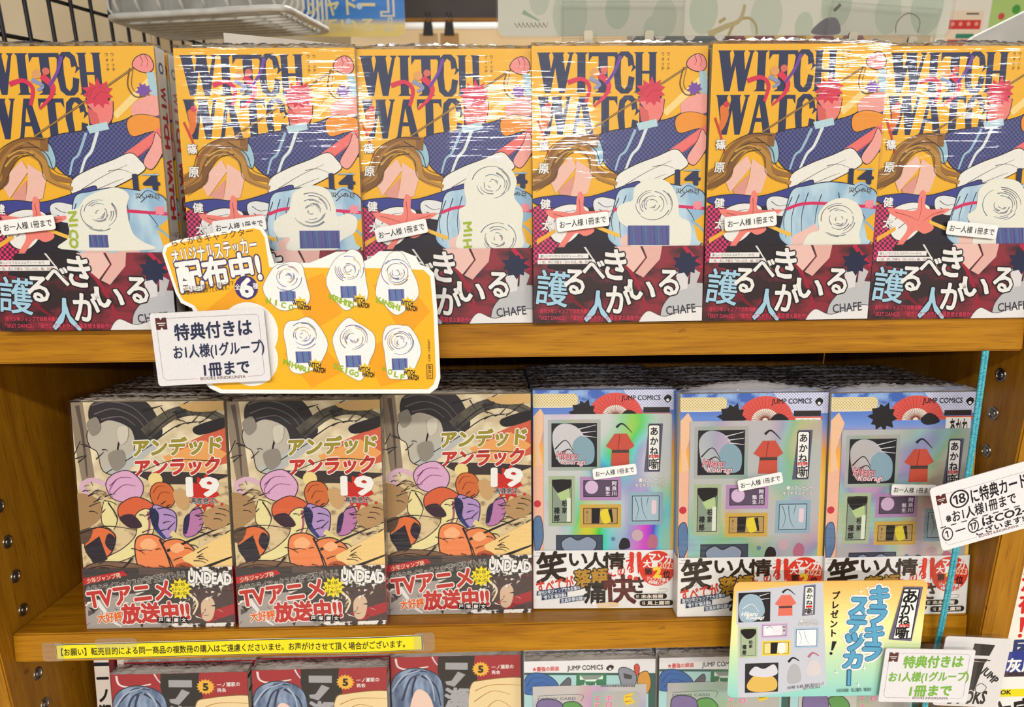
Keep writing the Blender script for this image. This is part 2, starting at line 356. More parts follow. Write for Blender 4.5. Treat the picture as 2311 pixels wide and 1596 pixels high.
class Art:
    """flat print: coloured shapes laid out on a sheet of w x h millimetres; drawing coordinates are a quad (tl, tr, bl, br)"""
    STEP = .010
    def __init__(s, w, h, quad=None, z=.0):
        s.w, s.h, s.z = w, h, z
        quad = quad or ((0, 0), (w, 0), (0, h), (w, h))
        s.H = homography(quad, ((0, h), (w, h), (0, 0), (w, 0)))
        s.V = []; s.F = []; s.MI = []; s.mats = []
    def map(s, pts):
        P = np.asarray(pts, float); q = np.c_[P, np.ones(len(P))] @ s.H.T
        return q[:, :2]/q[:, 2:]
    def mi(s, c):
        m = M(c)
        if m not in s.mats: s.mats.append(m)
        return s.mats.index(m)
    def clip(s, P):
        P = [tuple(p) for p in P]
        for ax, lim, sg in ((0, 0, 1), (0, s.w, -1), (1, 0, 1), (1, s.h, -1)):
            out = []
            for i in range(len(P)):
                a, b = P[i-1], P[i]; da, db = sg*(a[ax]-lim), sg*(b[ax]-lim)
                if (da >= 0) != (db >= 0):
                    t = da/(da-db); out.append((a[0]+t*(b[0]-a[0]), a[1]+t*(b[1]-a[1])))
                if db >= 0: out.append(b)
            P = out
            if len(P) < 3: return []
        return P
    def raw(s, P, c, up=True):
        P = s.clip(P)
        if len(P) < 3: return s
        if up: s.z += s.STEP
        n = len(s.V); s.V += [(p[0], s.z, p[1]) for p in P]; s.F.append(tuple(range(n, n+len(P)))); s.MI.append(s.mi(c))
        return s
    def poly(s, pts, c, up=True): return s.raw(s.map(pts), c, up)
    def blob(s, pts, c, line=None, lw=1.6):
        P = smooth(pts); s.poly(P, c)
        if line: s.stroke(P + [P[0]], lw, line, sm=False)
        return s
    def rect(s, x0, y0, x1, y1, c, r=0): return s.poly(rrect(x0, y0, x1, y1, r) if r else [(x0, y0), (x1, y0), (x1, y1), (x0, y1)], c)
    def circ(s, x, y, r, c, n=28, ry=None):
        return s.poly([(x + r*math.cos(k*2*math.pi/n), y + (ry or r)*math.sin(k*2*math.pi/n)) for k in range(n)], c)
    def star(s, x, y, r0, r1, n, c, rot=0, jit=0, seed=1):
        rn = random.Random(seed)
        return s.poly([(x + (r0 if k % 2 else r1)*(1+rn.uniform(-jit, jit))*math.cos(rot + k*math.pi/n), y + (r0 if k % 2 else r1)*(1+rn.uniform(-jit, jit))*math.sin(rot + k*math.pi/n)) for k in range(2*n)], c)
    def stroke(s, pts, w, c, w1=None, sm=True, up=True):
        P = np.array(smooth(pts, 5, False) if sm and len(pts) > 2 else pts, float); n = len(P)
        w1 = w if w1 is None else w1
        T = np.gradient(P, axis=0); T /= np.maximum(np.linalg.norm(T, axis=1)[:, None], 1e-6); Nn = np.c_[-T[:, 1], T[:, 0]]
        ww = np.linspace(w, w1, n)[:, None]/2
        A, B = s.map(P + Nn*ww), s.map(P - Nn*ww); k = s.mi(c)
        if up: s.z += s.STEP
        for i in range(n-1):
            q = s.clip([A[i], A[i+1], B[i+1], B[i]])
            if len(q) > 2:
                b = len(s.V); s.V += [(p[0], s.z, p[1]) for p in q]; s.F.append(tuple(range(b, b+len(q)))); s.MI.append(k)
        return s
    def arcs(s, pts, w, c):
        for i, p in enumerate(pts): s.stroke(p, w, c, w*.4, up=(i == 0))
        return s
    def _put(s, V, Fc, c, dz):
        s.z += s.STEP; b = len(s.V); k = s.mi(c); Q = s.map(V)
        Q[:, 0] = np.clip(Q[:, 0], 0, s.w); Q[:, 1] = np.clip(Q[:, 1], 0, s.h)
        s.V += [(p[0], s.z+d_, p[1]) for p, d_ in zip(Q, dz)]; s.F += [tuple(i+b for i in f) for f in Fc]; s.MI += [k]*len(Fc); s.z += float(dz.max())
    def text(s, body, x0, y0, x1, y1, c, bold=0, rot=0, shear=0, out=None, ow=.03, fit=True, em=None):
        """lettering that fills the box; rot in degrees, clockwise on the sheet"""
        if out: s.text(body, x0, y0, x1, y1, out, bold+ow, rot, shear, em=em)
        V, Fc = glyphs(body, bold)
        if not len(V): return s
        V0 = glyphs(body, 0)[0][:, :2]; lo, hi = V0.min(0), V0.max(0); d = np.maximum(hi-lo, 1e-6)
        U = (V[:, :2] - (lo+hi)/2)/d if not em else (V[:, :2] - np.array([.5, .38]))*1.06
        sx, sy = x1-x0, y1-y0
        if len(body) == 1 and not em:
            ar = d[0]/d[1]; sx, sy = min(sx, sy*ar*1.25), min(sy, sx/ar*1.25)
        X = U[:, 0]*sx + U[:, 1]*sy*shear; Y = -U[:, 1]*sy
        a = math.radians(rot)
        s._put(np.c_[(x0+x1)/2 + X*math.cos(a) - Y*math.sin(a), (y0+y1)/2 + X*math.sin(a) + Y*math.cos(a)], Fc, c, V[:, 2])
        return s
    def vtext(s, body, x, y0, y1, w, c, bold=0, dx=0, out=None, ow=.03, rot=0):
        n = len(body); st = (y1-y0)/n; z = s.z
        for i, ch in enumerate(body):
            s.z = z
            cx = x + dx*i/max(n-1, 1); cy = y0 + st*(i+.5)
            if ch in 'ー―': s.rect(cx-w*.07, cy-st*.42, cx+w*.07, cy+st*.42, c)
            else: s.text(ch, cx-w/2, cy-st*.43, cx+w/2, cy+st*.43, c, bold, rot, out=out, ow=ow, em=True)
        return s
    def letters(s, body, boxes, c):
        s.z += s.STEP; zz = s.z
        for ch, (x0, y0, x1, y1) in zip(body, boxes):
            for j, pl in enumerate(LET[ch]):
                s.z = zz + .004*j; s.poly([(x0+(x1-x0)*u, y0+(y1-y0)*v) for u, v in pl], c, up=False)
        s.z = zz + .03
        return s
    def mesh(s, name):
        me = bpy.data.meshes.new(name)
        V = [(x*.001, -z*.001, y*.001) for x, z, y in s.V]
        me.from_pydata(V, [], s.F)
        for m in s.mats: me.materials.append(m)
        me.polygons.foreach_set('material_index', s.MI); me.update()
        return me

# ------------------------------------------------------------------ printed sheets (lettering as in the shop; pictures are plain colour fields)
NAVY, BLK, WHT, OFF, RED = '#232c50', '#181416', '#f2efe9', '#ecead8', '#cf2b22'
BW, BH, BT = 113, 176, .0138

def art_yellow_cover():
    a = Art(BW, BH, ((1201, 103), (1592, 104), (1208, 730), (1580, 722)))
    Y = '#f3b522'
    a.rect(1190, 95, 1600, 740, Y)
    a.letters('WITCH', [(1213, 118, 1296, 209), (1297, 118, 1327, 209), (1328, 118, 1392, 209), (1383, 116, 1430, 211), (1428, 118, 1480, 209)], NAVY)
    a.letters('WATCH', [(1214, 217, 1290, 306), (1288, 217, 1342, 306), (1338, 217, 1392, 306), (1392, 215, 1438, 308), (1436, 217, 1492, 306)], NAVY)
    a.vtext('ウィッチ', 1504, 117, 160, 8, '#3a3420', .01).vtext('ウォッチ', 1492, 117, 160, 8, '#3a3420', .01)
    # light beams, ribbons and colour fields
    a.poly([(1586, 160), (1592, 178), (1500, 262), (1492, 250)], '#f8d98a')
    a.blob([(1346, 312), (1372, 296), (1420, 288), (1470, 276), (1520, 262), (1560, 235), (1596, 215), (1600, 330), (1556, 352), (1500, 384), (1440, 402), (1392, 392), (1360, 362)], 'halftone_navy', BLK, 2)
    a.stroke([(1458, 284), (1440, 330), (1424, 350), (1408, 390)], 7, '#dfe8e4', 5).stroke([(1432, 292), (1412, 338), (1398, 352), (1388, 384)], 6, '#9cc0d2', 4)
    a.blob([(1330, 312), (1352, 316), (1362, 350), (1354, 372), (1338, 350)], '#9cc4d4', BLK, 1.6)
    a.stroke([(1548, 150), (1440, 222), (1322, 300)], 4.5, '#6f4a22').stroke([(1548, 150), (1440, 222), (1322, 300)], 1.2, '#c39a4c')
    a.stroke([(1538, 152), (1530, 190), (1544, 214), (1570, 206), (1582, 170), (1574, 142)], 3, '#6f4a22').stroke([(1544, 156), (1538, 190), (1550, 206), (1566, 196)], 2, '#8d6a36')
    a.blob([(1544, 146), (1552, 130), (1570, 122), (1584, 130), (1588, 150), (1576, 162), (1556, 158)], '#f2908a', BLK, 1.8)
    a.arcs([[(1562, 126), (1566, 138), (1562, 148)], [(1572, 124), (1577, 136), (1574, 150)]], 1.6, '#7a3030')
    a.poly([(1572, 162), (1588, 160), (1592, 214), (1576, 210)], '#a8cbd8')
    # crimson burst over a coral field
    a.poly([(1438, 226), (1496, 222), (1492, 262), (1470, 284), (1458, 252)], '#ef7f78').poly([(1440, 236), (1460, 250), (1464, 284), (1444, 272)], '#d8605c').stroke([(1496, 224), (1490, 262), (1468, 286)], 1.6, BLK)
    a.star(1466, 208, 22, 34, 11, '#d8324c', .2, .12, 4).arcs([[(1446, 214), (1458, 196), (1476, 192)], [(1456, 220), (1470, 204), (1488, 206)], [(1440, 222), (1444, 206), (1452, 196)]], 1.4, '#8a1c30')
    a.poly([(1434, 278), (1478, 268), (1482, 284), (1440, 294)], '#b8d8e0')
    a.star(1562, 200, 11, 17, 9, '#7a4aa4', .1, .1, 2)
    a.blob([(1532, 236), (1560, 216), (1590, 214), (1592, 250), (1560, 262), (1540, 268)], '#f2a49a', None)
    a.blob([(1524, 262), (1552, 252), (1590, 262), (1588, 284), (1560, 292), (1530, 300), (1520, 284)], '#f0962c', BLK, 1.2)
    # small red and lilac ribbons across the title
    a.stroke([(1282, 186), (1312, 178), (1330, 196), (1322, 232)], 11, '#d8244e', 7).stroke([(1352, 168), (1372, 190), (1366, 214), (1340, 240)], 15, '#dc2c50', 5)
    a.stroke([(1398, 126), (1386, 160), (1366, 190)], 8, '#6c3fa0', 6).circ(1342, 164, 10, '#e2a05c').circ(1362, 158, 8, '#d86a5a').stroke([(1330, 176), (1352, 190), (1340, 200)], 10, '#8f96c0', 6)
    a.blob([(1224, 244), (1238, 240), (1244, 262), (1234, 292), (1222, 300), (1226, 272)], '#e2762e').circ(1238, 238, 7, '#cf3a4a')
    # long coral ribbon
    a.poly([(1600, 272), (1600, 296), (1470, 396), (1396, 452), (1372, 458), (1440, 396), (1490, 350)], '#f0736c').stroke([(1596, 296), (1480, 388), (1392, 452)], 1.6, '#a83c58')
    a.stroke([(1214, 268), (1232, 318), (1246, 372)], 5, '#cf3038', 3)
    # white drape
    a.blob([(1392, 396), (1430, 372), (1480, 352), (1520, 336), (1540, 352), (1548, 372), (1510, 396), (1460, 420), (1420, 436), (1390, 430)], '#efece2', BLK, 1.8)
    a.arcs([[(1410, 416), (1460, 386), (1512, 362)], [(1424, 424), (1470, 404), (1500, 392)], [(1470, 376), (1496, 372), (1520, 380)]], 1.6, '#55504c')
    a.blob([(1546, 356), (1568, 318), (1578, 292), (1586, 300), (1592, 320), (1584, 344), (1562, 372)], '#f2a79c', BLK, 1.4)
    # brown waves, abstract
    a.poly([(1240, 400), (1290, 352), (1302, 376), (1256, 436)], '#f0bfae').poly([(1302, 360), (1340, 386), (1326, 436), (1288, 446), (1298, 402)], '#f0bfae')
    a.poly([(1262, 430), (1296, 396), (1290, 440), (1270, 448)], '#e09a8a')
    for w0, c0, off in ((30, '#8a5c24', 0), (24, '#a8762f', 14), (20, '#7c5220', 30)):
        a.stroke([(1350-off*1.2, 318+off*.2), (1300-off*.6, 316+off*.6), (1256, 340+off), (1236+off*.4, 378+off*.8), (1204, 398+off*.9)], w0, c0, 12)
    for w0, c0, off in ((26, '#9a6a2c', 0), (16, '#b98738', 12)):
        a.stroke([(1296+off, 322+off), (1330+off*.4, 344+off), (1346, 384+off), (1392, 398+off*1.4)], w0, c0, 9)
    a.arcs([[(1344, 308), (1296, 304), (1246, 330), (1226, 372), (1200, 390)], [(1330, 324), (1290, 326), (1258, 352), (1238, 392), (1206, 414)], [(1320, 340), (1288, 346), (1266, 372), (1246, 408), (1212, 432)], [(1306, 312), (1344, 338), (1358, 376), (1396, 388)], [(1304, 334), (1330, 358), (1336, 394), (1386, 416)]], 2.2, '#402808')
    a.arcs([[(1262, 344), (1290, 330), (1316, 336)], [(1254, 366), (1276, 344), (1298, 340)]], 4, '#cfa044')
    # indigo scarf, magenta field, black field
    a.poly([(1196, 470), (1262, 450), (1300, 500), (1290, 560), (1250, 610), (1196, 600)], 'halftone_magenta')
    a.blob([(1256, 470), (1330, 452), (1392, 470), (1384, 560), (1320, 570), (1270, 548)], '#201a26', None)
    a.blob([(1204, 450), (1262, 440), (1322, 444), (1382, 428), (1440, 408), (1428, 436), (1376, 462), (1300, 470), (1230, 466)], '#3a3f8c', BLK, 1.8)
    a.blob([(1236, 498), (1250, 472), (1290, 460), (1330, 472), (1312, 520), (1282, 548), (1250, 540)], '#f0eee8', BLK, 1.8)
    a.blob([(1340, 452), (1362, 444), (1400, 456), (1398, 482), (1372, 490), (1344, 478)], '#e6e8e6', BLK, 1.5)
    a.arcs([[(1252, 500), (1272, 480), (1300, 474)], [(1262, 520), (1286, 500), (1306, 496)], [(1350, 456), (1366, 466), (1384, 464)], [(1352, 472), (1370, 478), (1390, 470)]], 1.8, '#3a3a44')
    # coral starburst
    a.poly(smooth([(1308, 432), (1318, 440), (1322, 474), (1372, 474), (1366, 484), (1336, 496), (1342, 520), (1322, 532), (1300, 526), (1272, 560), (1262, 556), (1282, 516), (1240, 486), (1236, 474), (1262, 476), (1298, 478), (1302, 450)], 5), '#f38577')
    a.arcs([[(1308, 448), (1310, 478), (1306, 500)], [(1250, 482), (1284, 492), (1306, 502)], [(1362, 480), (1336, 488), (1316, 504)]], 1.6, '#a03c34')
    # pale blue mass with navy strands
    a.blob([(1384, 470), (1396, 430), (1430, 420), (1480, 412), (1540, 420), (1584, 436), (1588, 500), (1572, 556), (1500, 566), (1420, 566), (1374, 540), (1376, 500)], 'pale_blue_wash', NAVY, 2.2)
    a.circ(1550, 434, 22, 'pale_blue_wash').arcs([[(1530, 434), (1548, 418), (1570, 428)], [(1532, 444), (1552, 430), (1572, 440)], [(1396, 446), (1380, 496), (1388, 540)], [(1412, 440), (1398, 490), (1402, 548)], [(1432, 436), (1420, 490), (1426, 556)], [(1462, 440), (1452, 480), (1450, 540)], [(1500, 436), (1504, 480), (1486, 540)], [(1540, 462), (1560, 490), (1576, 540)]], 2.2, NAVY)
    a.stroke([(1384, 474), (1440, 460), (1592, 470)], 7, '#d8245e')
    a.poly([(1400, 536), (1452, 506), (1470, 540), (1430, 570), (1404, 570)], '#f0c4b8').poly([(1474, 516), (1516, 520), (1520, 566), (1470, 566)], '#f0c4b8')
    a.poly([(1560, 500), (1600, 470), (1600, 560), (1570, 540)], Y).stroke([(1556, 496), (1580, 516), (1596, 540)], 6, '#8fb4cf', 3)
    a.star(1570, 462, 8, 13, 8, '#f0909c', 0, .2, 3)
    a.poly([(1330, 500), (1400, 528), (1396, 536), (1330, 508)], '#f3c04a').poly([(1214, 540), (1254, 516), (1256, 524), (1214, 552)], '#f3b03a')
    a.text('14', 1522, 383, 1574, 416, NAVY, .045).rect(1540, 382, 1576, 385, '#9cc0d0').text('災いの日', 1522, 424, 1572, 436, '#4a3a1c', .01)
    zb_ = a.z
    for ch, x, y in (('篠', 1229, 328), ('原', 1229, 380), ('健', 1233, 460), ('太', 1236, 508)):
        a.z = zb_; a.text(ch, x-11, y-11, x+11, y+11, WHT, .03, out='#4a4038', ow=.03)
    return a
def art_yellow_band():
    h = 50.0
    a = Art(BW, h, ((1206, 551), (1583, 549), (1208, 730), (1580, 722)))
    a.rect(1190, 540, 1600, 740, 'maroon_wash')
    a.poly([(1196, 540), (1262, 540), (1246, 582), (1196, 592)], 'halftone_magenta').poly([(1262, 540), (1388, 540), (1400, 600), (1300, 612), (1236, 600)], '#241a20')
    a.stroke([(1396, 560), (1440, 640), (1470, 730)], 12, '#a01c34', 4).stroke([(1280, 660), (1330, 700), (1400, 726)], 9, '#7a1424', 3).stroke([(1540, 550), (1580, 600)], 9, '#c01c44')
    a.poly([(1384, 540), (1440, 540), (1456, 576), (1430, 610), (1400, 580)], '#f0c4b8').poly([(1446, 540), (1494, 540), (1488, 580), (1452, 622), (1434, 612), (1460, 576)], '#e8b4a8')
    a.stroke([(1320, 548), (1364, 616)], 4, '#e6e2dc', 2)
    # white shirt shape and dark tuft, abstract
    a.blob([(1490, 726), (1494, 690), (1516, 660), (1544, 640), (1570, 634), (1600, 650), (1600, 740), (1500, 740)], '#c2c2c4', '#3a3638', 1.4)
    a.blob([(1440, 730), (1462, 700), (1500, 712), (1560, 690), (1600, 700), (1600, 740), (1450, 740)], '#ece9e6', '#4a4648', 1.4)
    a.poly([(1522, 612), (1552, 596), (1548, 648), (1530, 652)], '#e2dedd').poly([(1556, 598), (1576, 612), (1564, 646), (1552, 650)], '#c9c5c6')
    a.star(1546, 590, 20, 30, 9, '#1e2444', .1, .16, 6)
    a.text('CHAFE', 1502, 686, 1566, 706, '#3c3c46', .02, -6)
    a.rect(1218, 566, 1330, 577, WHT).text('楽しいマジカルコメディ――から', 1222, 568, 1318, 575, '#5a2a34', .005)
    a.rect(1216, 580, 1344, 590, WHT).text('一変、手に汗握る「災いの日」編、加速!!', 1220, 582, 1338, 589, '#8a2432', .005)
    S = dict(out=BLK, ow=.05); zb_ = a.z
    a.text('護', 1214, 606, 1286, 688, '#a9d2e6', .016, 6, 0, out=BLK, ow=.03)
    for ch, x, y, w, hh, c in (('る', 1299, 632, 44, 56, WHT), ('べ', 1342, 602, 48, 40, WHT), ('き', 1390, 592, 46, 68, WHT), ('人', 1352, 690, 58, 76, '#a9d2e6'), ('が', 1398, 672, 54, 66, WHT), ('い', 1448, 652, 58, 44, WHT), ('る', 1508, 634, 42, 58, WHT)):
        a.z = zb_; a.text(ch, x-w/2, y-hh/2, x+w/2, y+hh/2, c, .032, 5, -.08, **S)
    a.text('週刊少年ジャンプで話題沸騰!!', 1221, 695, 1332, 706, '#e0405c', .015, 0).text('「SKET DANCE」「彼方のアストラ」の篠原健太最新作!!', 1220, 710, 1446, 722, '#e0405c', .012)
    return a
def art_tan_cover():
    a = Art(BW, BH, ((866, 893), (1194, 893), (886, 1390), (1195, 1381)))
    a.rect(850, 880, 1210, 1400, 'tan_wash')
    a.poly([(864, 893), (892, 893), (905, 1000), (912, 1060), (886, 1080), (872, 990)], '#8d7d68').stroke([(880, 900), (890, 970), (896, 1060)], 10, '#564a40', 3)
    a.blob([(900, 960), (926, 930), (980, 936), (1000, 960), (996, 1010), (960, 1052), (930, 1046), (920, 1006), (904, 992)], '#bdb6a6', BLK, 2)
    a.blob([(904, 930), (912, 896), (960, 884), (1020, 888), (1048, 920), (1060, 968), (1010, 990), (992, 952), (950, 934), (920, 944)], '#2c282a', None)
    a.arcs([[(912, 900), (950, 892), (1000, 906), (1040, 950)], [(916, 920), (960, 908), (1008, 930), (1030, 966)], [(930, 932), (974, 926), (1004, 946)]], 3, '#6a6064')
    a.stroke([(970, 976), (964, 1004), (976, 1030)], 5, '#1c1a1c', 2).stroke([(884, 980), (870, 1010)], 2, BLK)
    a.stroke([(1024, 966), (1080, 924), (1140, 914), (1200, 940)], 30, 'smoke_wash', 20).arcs([[(1030, 970), (1084, 926), (1140, 912), (1196, 936)], [(1040, 984), (1096, 946), (1150, 938)], [(1060, 906), (1074, 930)], [(1090, 916), (1100, 938)], [(1120, 904), (1128, 926)]], 3, '#181516')
    a.stroke([(1020, 914), (1064, 902)], 7, BLK, 1).stroke([(1120, 904), (1190, 890)], 5, BLK, 1)
    a.poly([(1080, 1000), (1196, 946), (1200, 1030), (1130, 1046)], '#cf5f42').poly([(1060, 1016), (1150, 980), (1196, 1010), (1150, 1050), (1080, 1046)], '#e8a45a')
    a.poly([(930, 1044), (1040, 976), (1056, 990), (962, 1062)], '#b9bab4').stroke([(936, 1052), (1046, 984)], 2, BLK)
    a.poly([(856, 1100), (960, 1080), (1100, 1070), (1210, 1040), (1210, 1290), (870, 1290)], 'rubble_wash')
    a.poly([(990, 1048), (1110, 1050), (1204, 1056), (1150, 1078), (1040, 1076)], '#3a2f2c')
    a.text('アンデッド', 998, 974, 1184, 1012, '#9a8e2c', .06, -2, .12, WHT, .06)
    a.text('アンラック', 1000, 1020, 1178, 1056, '#c23428', .06, -2, .12, WHT, .06)
    a.stroke([(1010, 1050), (1080, 1024), (1170, 1026)], 1.6, '#2a2220')
    # colour masses, abstract
    a.stroke([(900, 1104), (884, 1080), (906, 1066), (934, 1076)], 12, '#d8b0c4', 9).arcs([[(894, 1092), (904, 1088)], [(890, 1080), (900, 1078)], [(904, 1070), (908, 1080)]], 2, '#704a66')
    a.blob([(936, 1076), (952, 1054), (984, 1046), (1008, 1064), (1016, 1086), (1004, 1110), (976, 1116), (948, 1106)], '#d9a8c8', '#4a2a4a', 2)
    a.arcs([[(944, 1080), (966, 1062), (992, 1062)], [(952, 1096), (974, 1078), (1000, 1080)], [(958, 1066), (944, 1090), (950, 1104)]], 2.4, '#7c3f78')
    a.blob([(962, 1124), (1000, 1104), (1040, 1126), (1036, 1160), (1000, 1170), (966, 1156)], '#d8623a', '#2a1c24', 2)
    a.poly(smooth([(930, 1114), (952, 1112), (950, 1140), (962, 1160), (944, 1176), (926, 1164), (924, 1140)], 5), '#e9dc9c').stroke([(930, 1114), (924, 1140), (926, 1164), (944, 1176)], 2, '#4a2a34')
    a.blob([(996, 1146), (1018, 1130), (1036, 1142), (1034, 1176), (1014, 1212), (980, 1238), (936, 1250), (930, 1238), (968, 1216), (996, 1186)], '#e9dc9c', '#4a2a34', 2)
    a.stroke([(1024, 1136), (1024, 1176), (1000, 1214)], 6, '#a65a72', 3)
    a.circ(1042, 1066, 15, '#ecd58a').blob([(1030, 1092), (1042, 1074), (1066, 1074), (1080, 1092), (1078, 1120), (1052, 1132), (1034, 1116)], '#cf6a34', '#4a2018', 1.8)
    a.arcs([[(1036, 1096), (1046, 1082), (1062, 1080)], [(1044, 1110), (1054, 1094), (1072, 1096)]], 2.4, '#8a3418')
    a.blob([(1034, 1124), (1060, 1128), (1082, 1142), (1078, 1184), (1056, 1194), (1036, 1170)], '#b090c4', '#232850', 2).stroke([(1034, 1130), (1040, 1170), (1058, 1196)], 13, '#2c3a78', 6)
    a.blob([(1096, 1180), (1112, 1140), (1130, 1126), (1140, 1150), (1130, 1180), (1106, 1192)], '#b878a8', '#3a2a50', 1.8).stroke([(1070, 1182), (1098, 1200), (1128, 1204)], 12, '#e0cf8c', 9)
    a.blob([(886, 1210), (900, 1176), (930, 1172), (952, 1190), (942, 1226), (916, 1244), (896, 1236)], '#e0703c', '#241a24', 2.4).poly([(884, 1214), (918, 1190), (934, 1240), (906, 1256)], '#241f2c')
    a.blob([(996, 1196), (1030, 1186), (1060, 1206), (1074, 1244), (1060, 1280), (1020, 1288), (996, 1250)], '#ee8750', '#2a1c24', 2.6)
    a.blob([(1052, 1206), (1084, 1196), (1114, 1214), (1126, 1250), (1112, 1276), (1080, 1272), (1066, 1240)], '#e9854c', '#2a1c24', 2.6)
    a.poly([(1090, 1236), (1200, 1176), (1200, 1272), (1120, 1276)], '#f0cc84').stroke([(1060, 1222), (1130, 1190), (1200, 1160)], 6, '#1c181a', 2).stroke([(1110, 1268), (1150, 1252), (1200, 1232)], 9, '#1c181a', 3)
    a.arcs([[(1130, 1130+k*12), (1152, 1124+k*12), (1186, 1128+k*11)] for k in range(5)], 2, '#4a3626')
    a.blob([(878, 1266), (920, 1246), (1000, 1252), (1030, 1276), (980, 1296), (890, 1300)], '#7a5a44', '#231a1a', 2).arcs([[(890, 1262), (930, 1254), (976, 1262)], [(894, 1274), (940, 1264), (996, 1272)], [(900, 1284), (950, 1276), (990, 1284)]], 2.6, '#181416')
    for P_, c_ in (([(962, 1150), (990, 1142), (1010, 1168), (984, 1172)], '#3a2430'), ([(1010, 1264), (1040, 1258), (1066, 1268), (1030, 1286)], '#b5512c'), ([(1076, 1254), (1100, 1246), (1118, 1262), (1090, 1272)], '#b5512c'),
                   ([(1004, 1206), (1024, 1194), (1040, 1210), (1016, 1222)], '#f7b27c'), ([(1066, 1216), (1084, 1204), (1098, 1216), (1080, 1226)], '#f7b27c'), ([(938, 1184), (952, 1196), (944, 1222), (930, 1206)], '#2a2030'),
                   ([(1028, 1128), (1046, 1140), (1040, 1178), (1030, 1160)], '#20284c'), ([(1100, 1150), (1112, 1142), (1104, 1182), (1096, 1180)], '#2a2048'), ([(866, 1100), (916, 1108), (922, 1150), (872, 1176)], '#a88458'),
                   ([(1080, 1090), (1112, 1096), (1106, 1130), (1086, 1124)], '#c9a06c'), ([(1140, 1140), (1190, 1120), (1194, 1160), (1150, 1176)], '#b58f60'), ([(876, 1180), (904, 1172), (896, 1200), (880, 1206)], '#5a4434'),
                   ([(1100, 900), (1160, 893), (1196, 893), (1196, 912), (1130, 916)], '#d8b070'), ([(1130, 950), (1196, 930), (1198, 950), (1140, 968)], '#1f1a1c'), ([(900, 940), (922, 926), (930, 952), (912, 968)], '#8d867a'),
                   ([(944, 1010), (974, 1000), (980, 1030), (956, 1046)], '#8f887c'), ([(966, 952), (988, 948), (986, 978), (970, 986)], '#cfc8b6')):
        a.poly(smooth(P_, 4), c_)
    a.stroke([(872, 1186), (930, 1168), (1000, 1176)], 3, '#1c1618', 1).stroke([(1046, 1196), (1060, 1230), (1072, 1278)], 5, '#1c1822', 2).stroke([(940, 1116), (958, 1150), (950, 1176)], 3, '#2a1c24', 1).stroke([(986, 1238), (960, 1262), (906, 1270)], 5, '#1c1618', 2)
    rn = random.Random(3); hl = []
    for k in range(90):
        x, y = rn.choice([(900, 1120), (1150, 1160), (905, 1010), (1090, 1240), (1120, 920), (940, 1280), (1010, 1250), (1030, 1150)]); x += rn.uniform(-36, 36); y += rn.uniform(-34, 34)
        t_ = rn.uniform(-.9, .5); L_ = rn.uniform(10, 34)
        hl.append([(x, y), (x+L_*.5*math.cos(t_)+2, y+L_*.5*math.sin(t_)-2), (x+L_*math.cos(t_), y+L_*math.sin(t_))])
    a.arcs(hl, 2.4, '#241a1c')
    a.star(1142, 1096, 27, 38, 13, '#c8281e', .1, .16, 8).circ(1150, 1058, 4, '#c8281e').circ(1180, 1120, 3, '#c8281e')
    a.text('19', 1110, 1062, 1174, 1102, WHT, .05).text('馬鹿息子', 1116, 1106, 1166, 1119, BLK, .03, 0, 0, WHT, .05)
    return a
